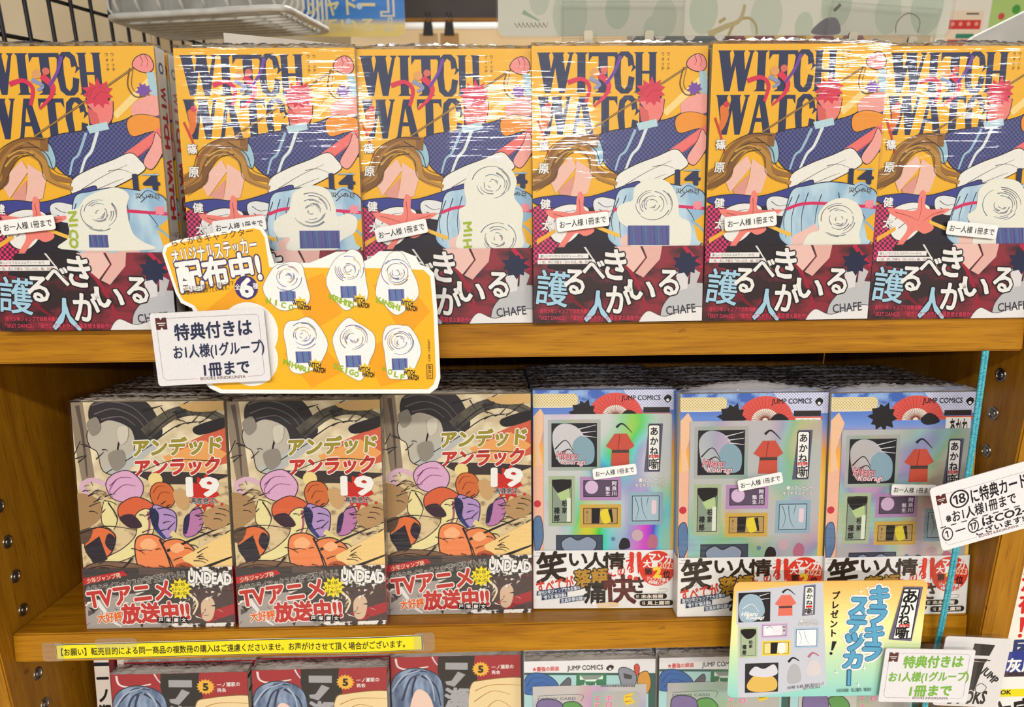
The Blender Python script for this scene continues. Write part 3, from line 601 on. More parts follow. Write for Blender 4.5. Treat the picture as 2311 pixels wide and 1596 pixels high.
def art_tan_band():
    h = 48.0
    a = Art(BW, h, ((880, 1254), (1194.5, 1248), (886, 1390), (1195, 1381)))
    a.rect(860, 1240, 1210, 1400, 'ink_clutter')
    a.poly([(870, 1250), (1110, 1244), (1100, 1290), (1010, 1318), (880, 1330)], '#393434').blob([(886, 1340), (930, 1320), (1000, 1310), (1060, 1330), (1070, 1376), (980, 1392), (890, 1392)], '#a39b94', None)
    a.blob([(990, 1300), (1040, 1288), (1090, 1296), (1080, 1330), (1020, 1340)], '#3e3c38', None).stroke([(908, 1326), (940, 1370), (960, 1384)], 10, '#e4e0dc', 3).stroke([(1000, 1258), (1060, 1262), (1096, 1284)], 16, '#5a4a44', 8)
    a.poly([(1104, 1300), (1198, 1290), (1198, 1372), (1104, 1376)], '#4a3a3a').poly([(1120, 1356), (1198, 1330), (1198, 1352), (1140, 1374)], '#a82430').blob([(1128, 1330), (1146, 1316), (1156, 1334), (1148, 1366), (1130, 1366)], '#d8b89a', None).stroke([(1104, 1310), (1120, 1330), (1110, 1356)], 6, '#ead9b0', 3)
    rn = random.Random(9)
    for k in range(34):
        x, y = rn.uniform(1108, 1190), rn.uniform(1290, 1368); a.z -= .01*(k > 0)
        a.poly([(x+rn.uniform(-9, 9), y+rn.uniform(-7, 7)) for _ in range(3)], ('#e8e2da', '#1c1618', '#8a2a30', '#c9b8a0', '#3a3034')[k % 5]); a.z += .0006
    for k in range(26):
        x, y = rn.uniform(886, 1090), rn.uniform(1300, 1386); a.z -= .01*(k > 0)
        a.poly([(x, y), (x+rn.uniform(6, 26), y+rn.uniform(-8, 8)), (x+rn.uniform(-6, 12), y+rn.uniform(4, 16))], ('#d8d2ca', '#2c2628', '#8a827c', '#54484a')[k % 4]); a.z += .0006
    a.text('UNDEAD', 1104, 1262, 1192, 1286, WHT, .06, 4, 0, BLK, .05)
    a.poly([(878, 1276), (968, 1258), (976, 1268), (878, 1292)], '#b8202a').text('少年ジャンプ発', 888, 1269, 962, 1281, '#f2d8b8', .015, -11)
    a.text('全編クライマックスの“否”王道バトル!!', 886, 1275, 1098, 1292, BLK, .025, -10.5, 0, '#e8e2d8', .04)
    a.text('TVアニメ', 890, 1292, 1066, 1332, '#c02a26', .05, -8, 0, '#efe6de', .06)
    a.text('放送中!!', 962, 1330, 1102, 1372, '#bf2a28', .06, -4, 0, '#efe6de', .06)
    a.text('大好評', 910, 1352, 962, 1374, '#e0681e', .05, -6, 0, WHT, .06)
    a.star(1086, 1298, 17, 24, 12, '#f3dd1e', 0, .05, 2).text('第1話', 1074, 1284, 1096, 1292, BLK, .02, -4).text('Xトレンド', 1068, 1294, 1104, 1302, BLK, .02, -4).text('日本1位!', 1072, 1304, 1100, 1312, BLK, .02, -4)
    for k, ch in enumerate('戸塚慶文'):
        a.rect(1036+k*16, 1361, 1050+k*16, 1374, BLK).text(ch, 1038+k*16, 1363, 1048+k*16, 1372, WHT, .02)
    return a
def art_blue_cover():
    a = Art(BW, BH, ((1198, 885), (1524, 884), (1207, 1373), (1524, 1376)))
    a.rect(1190, 870, 1540, 1390, 'blue_wash')
    a.rect(1190, 920, 1540, 1270, 'dusk_sky')
    a.poly([(1400, 880), (1530, 880), (1530, 930), (1430, 930)], 'silver_beads')
    a.poly(rrect(1180, 893, 1300, 922, 12), 'gold_beads').stroke([(1200, 923), (1296, 922), (1302, 912)], 3, '#e8e0c0')
    # open folding fan with ribs
    cx, cy = 1385, 945
    a.poly([(cx + 62*math.cos(t), cy + 54*math.sin(t)) for t in np.linspace(math.pi*1.0, math.pi*2.0, 24)], '#e0564c')
    a.poly([(cx + 30*math.cos(t), cy + 26*math.sin(t)) for t in np.linspace(math.pi*1.0, math.pi*2.0, 20)], '#eee4d8')
    a.arcs([[(cx + 6*math.cos(t), cy + 6*math.sin(t)), (cx + 32*math.cos(t), cy + 28*math.sin(t))] for t in np.linspace(math.pi*1.04, math.pi*1.96, 19)], 1.6, '#8a4030')
    a.arcs([[(cx + 32*math.cos(t), cy + 28*math.sin(t)), (cx + 61*math.cos(t), cy + 53*math.sin(t))] for t in np.linspace(math.pi*1.04, math.pi*1.96, 19)], 1.3, '#b03a34')
    a.star(1312, 938, 22, 32, 10, '#1c181c', .1, .12, 5).poly([(1200, 944), (1216, 926), (1230, 950), (1214, 1010), (1224, 1060), (1206, 1060)], '#f2c49c')
    a.blob([(1396, 944), (1412, 930), (1430, 936), (1438, 950), (1410, 956)], '#1c181c').rect(1448, 924, 1508, 936, '#2a2422').rect(1446, 937, 1512, 944, '#e05a34')
    a.rect(1452, 940, 1508, 1060, WHT).text('あかね', 1462, 944, 1502, 980, BLK, .03)
    a.poly([(1196, 1060), (1226, 1050), (1232, 1250), (1196, 1260)], '#f0b89c').blob([(1204, 1180), (1220, 1170), (1226, 1220), (1210, 1250)], '#5a7aa0', NAVY, 1.5).circ(1212, 1140, 8, '#c83040')
    a.text('JUMP COMICS', 1398, 897, 1486, 912, BLK, .02).blob([(1494, 904), (1502, 896), (1511, 900), (1510, 908), (1502, 914)], BLK).circ(1503, 908, 3.4, WHT)
    return a
def art_sheet(foil):
    """foil sticker sheet: framed panels, label and caption; pictures are plain colour fields"""
    w, h = 101, 112
    a = Art(w, h, ((1222, 942), (1515, 942), (1222, 1256), (1515, 1256)))
    a.poly(rrect(1222, 942, 1515, 1256, 5), foil)
    G = '#b9b9be'
    zp = a.z
    def panel(x0, y0, x1, y1, frame, c):
        a.z = zp
        a.rect(x0-8, y0-8, x1+8, y1+8, frame); a.rect(x0, y0, x1, y1, BLK); a.rect(x0+1.5, y0+1.5, x1-1.5, y1-1.5, c)
    panel(1240, 962, 1344, 1060, 'foil_lilac', '#1c1a20')
    a.blob([(1242, 990), (1262, 964), (1296, 970), (1316, 1000), (1300, 1046), (1258, 1050)], foil).blob([(1288, 1010), (1310, 990), (1336, 1010), (1334, 1050), (1300, 1052)], '#86a6b4')
    a.arcs([[(1300, 976), (1342, 966)], [(1306, 984), (1342, 980)], [(1310, 990), (1343, 994)]], 2.4, '#d8d8dc').arcs([[(1248, 1020), (1272, 1000), (1290, 1024)], [(1252, 1036), (1280, 1020), (1296, 1040)]], 3, BLK)
    a.text('Hikaru', 1252, 1026, 1300, 1042, '#f0a0ac', .03, 2, .2, BLK, .05).text('Kouragi', 1262, 1042, 1316, 1058, '#f4c8d0', .03, 2, .2, BLK, .05)
    # red robe colour block with belt
    a.poly([(1384, 986), (1412, 986), (1430, 1014), (1417, 1022), (1418, 1058), (1375, 1058), (1378, 1022), (1364, 1014)], '#c9503c').rect(1378, 1022, 1417, 1029, '#4a3a34').stroke([(1396, 988), (1392, 1022)], 1.6, '#7a2a20').stroke([(1388, 972), (1402, 964), (1424, 984)], 6, '#231c20', 1)
    a.poly([(1462, 964), (1494, 964), (1488, 1072), (1452, 1072)], '#5a5a74').poly(rrect(1460, 966, 1488, 1070, 5), BLK).poly(rrect(1462, 968, 1486, 1068, 4), '#f4f2ee')
    a.vtext('あかね', 1474, 970, 1036, 19, BLK, .03).text('噺', 1463, 1042, 1486, 1066, BLK, .02).rect(1463, 1034, 1485, 1041, RED).text('ばなし', 1465, 1035, 1483, 1040, WHT, .01)
    panel(1241, 1088, 1286, 1186, '#a8b894', '#8a9a86')
    a.blob([(1243, 1090), (1284, 1090), (1280, 1112), (1262, 1122), (1246, 1108)], BLK).poly([(1252, 1120), (1280, 1108), (1282, 1130), (1262, 1136)], '#b4cc8c').vtext('柏家', 1270, 1134, 1166, 12, BLK, .04).vtext('禄郎', 1252, 1150, 1184, 13, BLK, .05).rect(1275, 1130, 1284, 1184, '#dfe6d0')
    panel(1313, 1090, 1392, 1128, '#b48ab8', '#5a4a60')
    a.circ(1332, 1106, 15, '#d8b8d8').vtext('阿良川', 1384, 1092, 1126, 11, '#e8d8e8', .04, out=BLK).vtext('魁生', 1369, 1104, 1126, 10, '#e8d8e8', .04, out=BLK)
    panel(1313, 1153, 1392, 1190, '#cfa848', '#b8985a')
    a.poly([(1332, 1154), (1352, 1154), (1350, 1188), (1332, 1188)], BLK).blob([(1352, 1162), (1372, 1156), (1376, 1182), (1360, 1188)], '#e8d430').stroke([(1374, 1156), (1380, 1186)], 9, BLK, 4).vtext('楽しい', 1322, 1158, 1184, 5, '#4a3a24', .01)
    panel(1425, 1126, 1488, 1184, '#92b0c0', '#a8c0cc')
    a.arcs([[(1432, 1130), (1440, 1156), (1434, 1180)], [(1446, 1130), (1450, 1160), (1460, 1180)], [(1462, 1130), (1458, 1150)]], 2, '#54707e').poly(rrect(1470, 1136, 1481, 1168, 5), '#e8d0d8')
    panel(1250, 1214, 1358, 1256, foil, '#3c4658')
    a.blob([(1262, 1232), (1282, 1218), (1300, 1226), (1324, 1218), (1344, 1232), (1330, 1254), (1276, 1254)], '#8a98ac', BLK, 2)
    a.circ(1382, 1224, 5, '#5a80a0').circ(1438, 1216, 13, '#c8aab0').blob([(1396, 1236), (1404, 1222), (1418, 1226), (1420, 1244), (1398, 1248)], '#201c20').blob([(1460, 1230), (1470, 1214), (1484, 1222), (1482, 1244), (1464, 1246)], '#b86a84')
    a.text('購入プレゼント', 1440, 1086, 1498, 1095, WHT, .03, 0, 0, '#6a4a44', .05).text('キラキラステッカー', 1432, 1098, 1506, 1107, WHT, .03, 0, 0, '#6a4a44', .05)
    return a
def art_white_band():
    h = 47.6
    a = Art(BW, h, ((1204, 1241), (1524, 1240), (1207, 1373), (1524, 1376)))
    a.rect(1190, 1230, 1540, 1390, '#efede8')
    for x, y in ((1210, 1246), (1414, 1250), (1486, 1332), (1226, 1296)):
        a.stroke([(x, y), (x+18, y), (x+20, y+4), (x+16, y+7), (x-4, y+7)], 1.2, '#9a948c')
    S = dict(bold=.03)
    a.text('笑', 1212, 1244, 1276, 1314, '#2a1c12', .035, -6, .1).text('い', 1280, 1248, 1326, 1276, '#2a1c12', .035).text('人', 1318, 1246, 1366, 1284, '#2a1c12', .03).text('情', 1358, 1246, 1408, 1284, '#2a1c12', .035)
    a.z -= .12; a.text('にある', 1368, 1266, 1428, 1300, '#d8382c', .02, -14).poly(smooth([(1418, 1250), (1424, 1245), (1429, 1252), (1426, 1286), (1422, 1292)], 4), '#dc3828').poly(smooth([(1435, 1250), (1441, 1245), (1446, 1252), (1442, 1288), (1438, 1294)], 4), '#dc3828').circ(1420, 1304, 6, '#dc3828').circ(1434, 1308, 6, '#dc3828')
    a.text('すべてが', 1212, 1304, 1294, 1336, '#d8382c', .035, -8).text('落語', 1296, 1284, 1370, 1324, '#b98a2c', .04, -4, 0, BLK, .07)
    a.text('痛', 1318, 1312, 1366, 1362, '#1c1412', .04).text('快', 1362, 1298, 1432, 1364, '#5a1a1a', .035, 0, -.06).text('さ', 1426, 1304, 1452, 1340, '#3a1614', .035)
    a.circ(1482, 1283, 41, '#e03a26', 36)
    a.text('マンガ', 1462, 1248, 1516, 1270, WHT, .05, 6).text('大賞', 1450, 1264, 1484, 1281, WHT, .05, 2).text('2023', 1486, 1270, 1520, 1284, '#f6c8a8', .04, 4).text('第', 1453, 1282, 1470, 1298, '#2a1410', .04).text('2', 1474, 1281, 1490, 1304, '#f8d03a', .08).text('位', 1496, 1288, 1512, 1306, '#2a1410', .04)
    a.text('ジャンプが贈る', 1458, 1304, 1508, 1313, WHT, .03, 6).text('本格落語エンタメ!', 1462, 1313, 1504, 1321, WHT, .03, 8)
    for k, (t, x0, x1) in enumerate((('週刊少年ジャンプで大反響の', 1213, 1310), ('“替り目”編決着&', 1224, 1280), ('志真彩祭収録!', 1264, 1318))):
        y = 1331 + k*13 - (0, 0, 5)[k]
        cx = (x0+x1)/2; d = (x1-x0)/2
        a.poly([(cx-d, y-5+d*.13), (cx+d, y-5-d*.13), (cx+d, y+6-d*.13), (cx-d, y+6+d*.13)], '#2c3a58').text(t, x0+2, y-4, x1-2, y+5, '#e8ecf0', .02, -7.4)
    a.poly(rrect(1430, 1342, 1505, 1354, 6), '#2a241c').text('末永裕樹', 1446, 1343.5, 1496, 1352.5, '#e8dcc8', .03).text('原作', 1434, 1344, 1441, 1352, '#e8dcc8', .01)
    a.poly(rrect(1443, 1357, 1519, 1370, 6), '#2a241c').text('馬上鷹将', 1460, 1359, 1512, 1368, '#e8dcc8', .03).text('作画', 1448, 1359, 1455, 1368, '#e8dcc8', .01)
    a.stroke([(1336, 1366), (1380, 1362), (1392, 1368), (1350, 1371)], 5, '#e8c89c').circ(1340, 1363, 5, WHT)
    return a
def art_red_cover():
    """upper part shows; the black torn strip carries the title"""
    a = Art(BW, BH, ((882, 1487), (1174, 1477), (899, 1960), (1172, 1944)))
    a.rect(870, 1470, 1190, 1970, '#a3222c')
    a.stroke([(894, 1490), (900, 1512), (926, 1518), (968, 1510)], 5, '#e8dcd8', 3).stroke([(976, 1484), (984, 1500), (998, 1516)], 4, '#d8d0dc', 2)
    a.poly([(990, 1470), (1074, 1470), (1070, 1500), (1078, 1540), (1060, 1600), (1068, 1680), (1050, 1760), (1066, 1960), (980, 1960), (992, 1700), (1000, 1580), (988, 1520)], '#1e1b1e')
    a.blob([(884, 1560), (900, 1528), (940, 1514), (986, 1530), (1002, 1572), (1000, 1660), (980, 1720), (900, 1730), (874, 1640)], 'slate_brush', '#1c2434', 2.4)
    a.arcs([[(896, 1560), (930, 1524), (966, 1524)], [(910, 1600), (926, 1546), (950, 1530)], [(952, 1534), (984, 1560), (996, 1612)], [(940, 1536), (932, 1580), (944, 1660)]], 6, '#22304c').arcs([[(886, 1576), (912, 1536), (950, 1520)], [(960, 1532), (976, 1556), (982, 1600)]], 5, '#a8b8cc')
    a.blob([(934, 1586), (952, 1570), (976, 1600), (984, 1680), (944, 1720), (924, 1660)], '#f0cfbc', None)
    a.blob([(1062, 1560), (1090, 1544), (1172, 1536), (1190, 1560), (1190, 1700), (1080, 1720), (1058, 1640)], '#f0d6a0', '#7a5a2c', 2).arcs([[(1072, 1572), (1110, 1556), (1180, 1556)], [(1070, 1600), (1110, 1572), (1150, 1580)], [(1080, 1640), (1120, 1596), (1160, 1620)]], 2.4, '#b8813a')
    a.rect(1006, 1499, 1056, 1517, '#a3a3a6').poly([(1034, 1522), (1051, 1530), (1026, 1562), (1008, 1556), (1006, 1548), (1020, 1546)], '#a3a3a6')
    a.text('瀬', 1006, 1566, 1058, 1620, '#a8a8ac', .05).text('家', 1006, 1626, 1058, 1676, '#a8a8ac', .05)
    a.star(1085, 1515, 15.5, 20, 16, '#f0b43a').text('5', 1080, 1507, 1090, 1524, BLK, .06)
    a.text('一ノ瀬家の', 1109, 1503, 1158, 1514, WHT, .02, -3).text('再会', 1109, 1518, 1128, 1528, WHT, .02, -3)
    return a
def art_white_cover():
    a = Art(BW, BH, ((1182, 1495), (1480, 1487), (1199, 1970), (1476, 1956)))
    a.rect(1170, 1480, 1490, 1980, '#e9e9ea')
    a.rect(1180, 1524, 1490, 1950, '#2c5a54').rect(1184, 1530, 1464, 1950, '#a8d4d4')
    a.blob([(1182, 1566), (1190, 1532), (1216, 1524), (1246, 1536), (1262, 1562), (1230, 1580), (1190, 1580)], '#2f64a8', '#1c3050', 2).arcs([[(1190, 1560), (1206, 1536), (1240, 1540)], [(1196, 1572), (1218, 1550), (1254, 1562)]], 2, '#1c3a70')
    a.blob([(1262, 1562), (1284, 1536), (1290, 1552), (1278, 1576), (1258, 1580)], '#5c5e68', '#22242c', 1.6).rect(1302, 1526, 1370, 1590, '#2f7a54').poly([(1310, 1530), (1324, 1546), (1344, 1546), (1362, 1530), (1362, 1540), (1310, 1542)], '#dff0e4').star(1322, 1556, 2, 11, 4, WHT).star(1346, 1556, 2, 10, 4, WHT)
    a.blob([(1400, 1540), (1398, 1514), (1414, 1510), (1436, 1526), (1434, 1556), (1410, 1564)], '#8a909c', '#2a2c34', 1.8).poly([(1408, 1524), (1428, 1530), (1426, 1540), (1410, 1538)], '#3c4048')
    a.blob([(1440, 1546), (1444, 1526), (1462, 1520), (1470, 1550), (1462, 1576), (1446, 1566)], '#d89a3c', '#5a3818', 1.8).blob([(1432, 1508), (1438, 1500), (1444, 1508), (1442, 1528), (1436, 1528)], '#d84a3a', '#3a2020', 1.4).poly([(1402, 1564), (1440, 1552), (1462, 1570), (1456, 1590), (1400, 1590)], '#d8a04a')
    a.text('★最強の師弟', 1202, 1508, 1262, 1520, '#d84a44', .03, -2).text('JUMP COMICS', 1281, 1504, 1362, 1520, BLK, .02, -2).blob([(1369, 1512), (1377, 1503), (1386, 1506), (1384, 1514), (1376, 1518)], BLK).circ(1378, 1513, 3, WHT)
    return a
def art_card_sheet(foil):
    a = Art(98, 80, ((1202, 1560), (1460, 1554), (1204, 1800), (1462, 1794)))
    a.rect(1195, 1550, 1470, 1810, foil)
    a.poly(rrect(1336, 1574, 1446, 1700, 8), 'foil_lilac')
    a.text('DMMW CARD', 1214, 1590, 1300, 1597, '#3a4a5c', .01, -1).stroke([(1214, 1586), (1310, 1582), (1312, 1600)], 1.4, '#4a6a7a')
    a.vtext('ホロ', 1375, 1583, 1618, 17, '#e0609a', .05, out=WHT, ow=.04).vtext('ステッカー', 1348, 1583, 1672, 14, '#e0609a', .05, out=WHT, ow=.04)
    a.poly([(1410, 1584), (1432, 1576), (1426, 1592), (1436, 1604), (1416, 1612), (1408, 1600)], '#f0c832').arcs([[(1412, 1590), (1428, 1586)], [(1412, 1602), (1428, 1600)]], 2, '#6a4a1c')
    for k in range(22): a.rect(1356+k*3.6, 1555, 1358+k*3.6, 1561, '#2c3048')
    a.blob([(1212, 1606), (1240, 1594), (1270, 1610), (1262, 1660), (1220, 1666)], '#7a6a9a', '#2a3040', 2).blob([(1270, 1612), (1300, 1602), (1320, 1630), (1300, 1664)], '#5a9a4c', '#2a3040', 2)
    return a

# ------------------------------------------------------------------ the bookcase
T1, T2, TH = 0.1257, 0.1741, 0.0228          # tilt of the boards, thickness
YS2 = 0.0038; Z2S = -0.2424 + (0.0196-YS2)*math.tan(T2); Z3S = Z2S - 0.2424
XL, XR = -0.3958, 0.3415
bookcase = thing('bookcase', 'oak bookcase with tilted boards holding the rows of comics', 'bookcase', (-.027, .13, 0))
def cpart(name, me, mats, loc=(0, 0, 0), rot=(0, 0, 0), parent=bookcase):
    o = link(name, me, mats, parent); o.matrix_parent_inverse = Matrix.Translation((.027, -.13, 0))
    o.location = loc; o.rotation_euler = rot
    return o
cpart('side_panel', boxes_mesh('side_panel', [(-.0235, 0, -.012, .30, 0, Z0+.012)], .0012), [WOOD_Z], (XL, 0, 0))
cpart('side_panel', boxes_mesh('side_panel', [(0, .0235, -.012, .30, 0, Z0+.012)], .0012), [WOOD_Z], (XR, 0, 0))
cpart('shelf', boxes_mesh('shelf', [(XL+.0004, XR-.0045, 0, .29, -TH, 0)], .0011), [WOOD_X], (0, 0, Z0), (-T1, 0, 0))
for zz in (Z2S, Z3S):
    cpart('shelf', boxes_mesh('shelf', [(XL+.0004, XR-.0004, 0, .275, -TH, 0)], .0011), [WOOD_X], (0, YS2, Z0+zz), (-T2, 0, 0))
cpart('back_panel', boxes_mesh('back_panel', [(XL, XR, .30, .308, 0.05, Z0-.035)]), [wood('oak_back', '#8a5f22', '#6e4716', 'Z')])
cpart('plinth', boxes_mesh('plinth', [(XL, XR, .02, .04, 0, .08)], .001), [WOOD_X])
# steel sockets for the shelf pins, pressed into the uprights
bm = bmesh.new()
prof = [(.0, .0052), (.0008, .0050), (.0010, .0040), (.0004, .0036), (.0004, .0026), (.0012, .0022), (.0013, .0001)]
rings = [[bm.verts.new((d, r*math.cos(k*math.pi/9), r*math.sin(k*math.pi/9))) for k in range(18)] for d, r in prof]
for A, B in zip(rings, rings[1:]):
    for k in range(18): bm.faces.new((A[k], A[(k+1) % 18], B[(k+1) % 18], B[k]))
sock = bpy.data.meshes.new('pin_socket'); bm.to_mesh(sock); bm.free()
STEEL = metal('dull_steel', '#8d8a84', .32)
sock.materials.append(STEEL)
for i in range(-4, 9):
    zz = Z0 - .1405 - i*.0299
    if i != 4: cpart('pin_socket', sock, None, (XL, .0211, zz))
    o = cpart('pin_socket', sock, None, (XR, .0195, zz+.003), (0, 0, math.pi))

# ------------------------------------------------------------------ books
def jacket_mesh(name):
    w, h, t, e = BW*.001, BH*.001, BT, .0006
    me = boxes_mesh(name, [(0, w, 0, e, .0002, h, 0), (w-e, w, e*.5, t-e*.5, .0002, h, 1), (0, w, t-e, t, .0002, h, 0)], .00018, 1)
    return me
def band_mesh(name, hmm, z0=.0003):
    w, t, e = BW*.001, BT, .00012
    return boxes_mesh(name, [(-.0001, w+.0001, -.00172, -.00160, z0, hmm*.001, 0), (w+.0003, w+.0003+e, -.0017, t+.0003, z0, hmm*.001, 0), (-.0004, -.0004+e, -.0017, t*.8, z0, hmm*.001, 0)])
def wrap_mesh(name, seed, rear=False, bulge=.0022):
    """film: front sheet with shallow swellings, right flank, and a crumpled gathered top"""
    rn = random.Random(seed); w, h, t = BW*.001, BH*.001, BT
    nx, nz = 14, 20; V = []; Fc = []; MI = []
    x0, x1 = -.0003, w+.0006
    ph = [rn.uniform(0, 6.3) for _ in range(8)]
    for j in range(nz+1):
        for i in range(nx+1):
            u, v = i/nx, j/nz
            edge = min(1, 6*min(u, 1-u))*min(1, 6*min(v, 1-v))
            b = .0004*edge*(.6 + .6*math.sin(3.1*u*2+ph[0])*math.sin(2.3*v*2+ph[1]) + .3*math.sin(9*u+5*v+ph[2]))
            V.append((x0+(x1-x0)*u, -.00235-b, -.0002+(h+.0016)*v)); 
    for j in range(nz):
        for i in range(nx):
            a = j*(nx+1)+i; Fc.append((a, a+1, a+nx+2, a+nx+1)); MI.append(0)
    if rear: V, Fc, MI = [], [], []
    # right flank
    b0 = len(V)
    for j in range(9):
        for y in (-.00235, t*.5, t+.0006): V.append((x1, y, -.0002+(h+.0016)*j/8))
    for j in range(8):
        for i in range(2):
            a = b0+j*3+i; Fc.append((a, a+1, a+4, a+3)); MI.append(0)
    # crumpled top: ridges running along the width
    b1 = len(V); mx, my = 44, 6
    for j in range(my+1):
        for i in range(mx+1):
            u, v = i/mx, j/my
            z = h+.0014 + bulge*math.sin(math.pi*min(1, v*1.1))**.7*max(0, math.sin(math.pi*u))**.6*(.8+.2*math.sin(u*5+ph[3])) + rn.uniform(-.0009, .0011)*(1 if 0 < j < my else .25)
            V.append((x0+(x1-x0)*u, -.00235+(t+.0029)*v + rn.uniform(-.0006, .0006)*(1 if 0 < j < my else 0), z))
    for j in range(my):
        for i in range(mx):
            a = b1+j*(mx+1)+i; Fc.append((a, a+1, a+mx+2, a+mx+1)); MI.append(1)
    me = bpy.data.meshes.new(name); me.from_pydata(V, [], Fc)
    me.materials.append(FILM); me.materials.append(CRUMPLE)
    me.polygons.foreach_set('material_index', MI)
    for p in me.polygons: p.use_smooth = True
    me.update()
    return me
WRAPS = [wrap_mesh('shrink_wrap', s, False, .0026) for s in range(7)]
TALL_WRAPS = [wrap_mesh('shrink_wrap', s+40, False, .0075) for s in range(2)]
REAR_WRAPS = [wrap_mesh('shrink_wrap', s+20, True) for s in range(6)]
PAGE_ME = boxes_mesh('page_block', [(.0012, BW*.001-.0007, .0006, BT-.0006, .0012, BH*.001-.0012)])
PAGE_ME.materials.append(PAGES)

def spine_art(kind):
    a = Art(BT*1000-1, BH)
    if kind == 'yellow':
        a.rect(0, 0, 13, BH, '#ece6e0').circ(6.5, 12, 3.6, '#3a5a78').circ(6.5, 12, 2, '#ece6e0')
        for k, ch in enumerate('WITCH WATCH'):
            if ch != ' ': a.text(ch, 2.6, 24+k*7.4, 10.6, 30.6+k*7.4, '#b8202c', .05, 90)
        a.text('ウィッチ', 5, 108, 8, 122, '#8a7a74', .01, 90).circ(6.5, 132, 4.6, '#c02030').text('14', 4.4, 130, 8.6, 134.4, WHT, .04)
    elif kind == 'tan':
        a.rect(0, 0, 13, BH, '#cfc4ae').circ(6.5, 12, 3.6, '#3a5a88').vtext('アンデッドアンラック', 6.4, 24, 100, 8, '#b8602c', .05).rect(0, 132, 13, 176, '#b8242c').rect(0, 170, 13, 176, '#3a5aa0')
    elif kind == 'blue':
        a.rect(0, 0, 13, BH, '#b9c0d8').rect(0, 0, 13, 22, '#5a78b8').vtext('あかね噺', 6.4, 30, 100, 9, '#22202a', .05).rect(0, 128, 13, 176, '#e8e4de')
    elif kind == 'red':
        a.rect(0, 0, 13, BH, '#e2d9cc').rect(0, 3, 13, 6.4, '#1c2030').vtext('一ノ瀬家の大罪', 6.4, 10, 120, 10, '#221a1c', .06)
    else:
        a.rect(0, 0, 13, BH, '#e6e4e4').rect(0, 0, 13, 20, '#d04a3c').vtext('最強の師弟', 6.4, 30, 100, 9, '#22304a', .05)
    return a
COVERS = {
    'yellow': dict(front=art_yellow_cover(), band=art_yellow_band(), bandh=50.0, col='#f3b522', spine='#ece6e0', bandcol='#2a0c12'),
    'tan': dict(front=art_tan_cover(), band=art_tan_band(), bandh=48.0, col='#c9b48c', spine='#cfc4ae', bandcol='#b8242c'),
    'blue': dict(front=art_blue_cover(), band=art_white_band(), bandh=47.6, col='#6f8cc8', spine='#b9c0d8', bandcol='#efede8'),
    'red': dict(front=art_red_cover(), band=None, col='#a3222c', spine='#e2d9cc'),
    'white': dict(front=art_white_cover(), band=None, col='#e9e9ea', spine='#e6e4e4'),
}
for k, c in COVERS.items():
    c['jacket_me'] = jacket_mesh('jacket'); c['jacket_me'].materials.append(ink(c['col'])); c['jacket_me'].materials.append(ink(c['spine']))
    c['front_me'] = c['front'].mesh('cover_print'); c['spine_me'] = spine_art(k).mesh('spine_print')
    if c['band']:
        c['band_me'] = band_mesh('paper_band', c['bandh']); c['band_me'].materials.append(ink(c['bandcol'])); c['bandprint_me'] = c['band'].mesh('band_print')
KIND_TEXT = {'yellow': ('yellow comic', 'yellow comics on the top shelf'), 'tan': ('tan action comic', 'tan comics on the middle shelf'), 'blue': ('blue comic with foil sticker sheet', 'blue comics on the middle shelf'),
             'red': ('red comic with torn black title strip', 'red comics on the bottom shelf'), 'white': ('white comic with foil card', 'white comics on the bottom shelf')}
def make_book(kind, loc, lean, yaw, label, seed, full=True, rear=False):
    c = COVERS[kind]
    t = thing('comic_book', label, 'book', loc, (-lean, 0, yaw), KIND_TEXT[kind][1])
    link('jacket', c['jacket_me'], None, t)
    link('page_block', PAGE_ME, None, t)
    if full:
        link('cover_print', c['front_me'], None, t, (0, -.00003, 0))
        if c['band']:
            b = link('paper_band', c['band_me'], None, t); link('band_print', c['bandprint_me'], None, b, (0, -.00174, 0))
        link('spine_print', c['spine_me'], None, t, (BW*.001+.00045, .0005, 0), (0, 0, math.pi/2))
    ws = REAR_WRAPS if rear else (TALL_WRAPS if label.startswith('blue comic') and 'vivid' not in label else WRAPS)
    link('shrink_wrap', ws[seed % len(ws)], None, t)
    return t
ORD = ['', 'second', 'third', 'fourth', 'fifth', 'sixth', 'seventh', 'eighth', 'ninth']
POS = ['first', 'second', 'third', 'fourth', 'fifth', 'sixth']
rnd = random.Random(11)
def on_board(y, zf, yf, tilt): return zf - (y-yf)*math.tan(tilt)
FRONT = {}
def column(kind, row, col, x, y, lean_deg, yaw_deg, zf, yf, tilt, label, depth, jit, rear_label, full_rear=1):
    z = Z0 + on_board(y, zf, yf, tilt) + .0003 + max(0, BT*math.sin(math.radians(lean_deg)-tilt)) + .113*abs(math.sin(math.radians(yaw_deg)))*math.tan(tilt)
    FRONT[(row, col)] = make_book(kind, (x, y, z), math.radians(lean_deg), math.radians(yaw_deg), label, row*7+col)
    R = Euler((-tilt, 0, 0)).to_matrix()
    for k in range(1, depth+1):
        d = R @ Vector((0, k*(BT+.0032) + .176*max(0, math.sin(math.radians(lean_deg)-tilt)) + .057*abs(math.sin(math.radians(yaw_deg))), 0))
        jx = rnd.uniform(-jit, jit)
        make_book(kind, (x+jx, y+d.y+.002, Z0 + on_board(y+d.y+.002, zf, yf, tilt)+.0003), tilt, 0, rear_label % ORD[k], row*11+col*3+k, k <= full_rear, True)
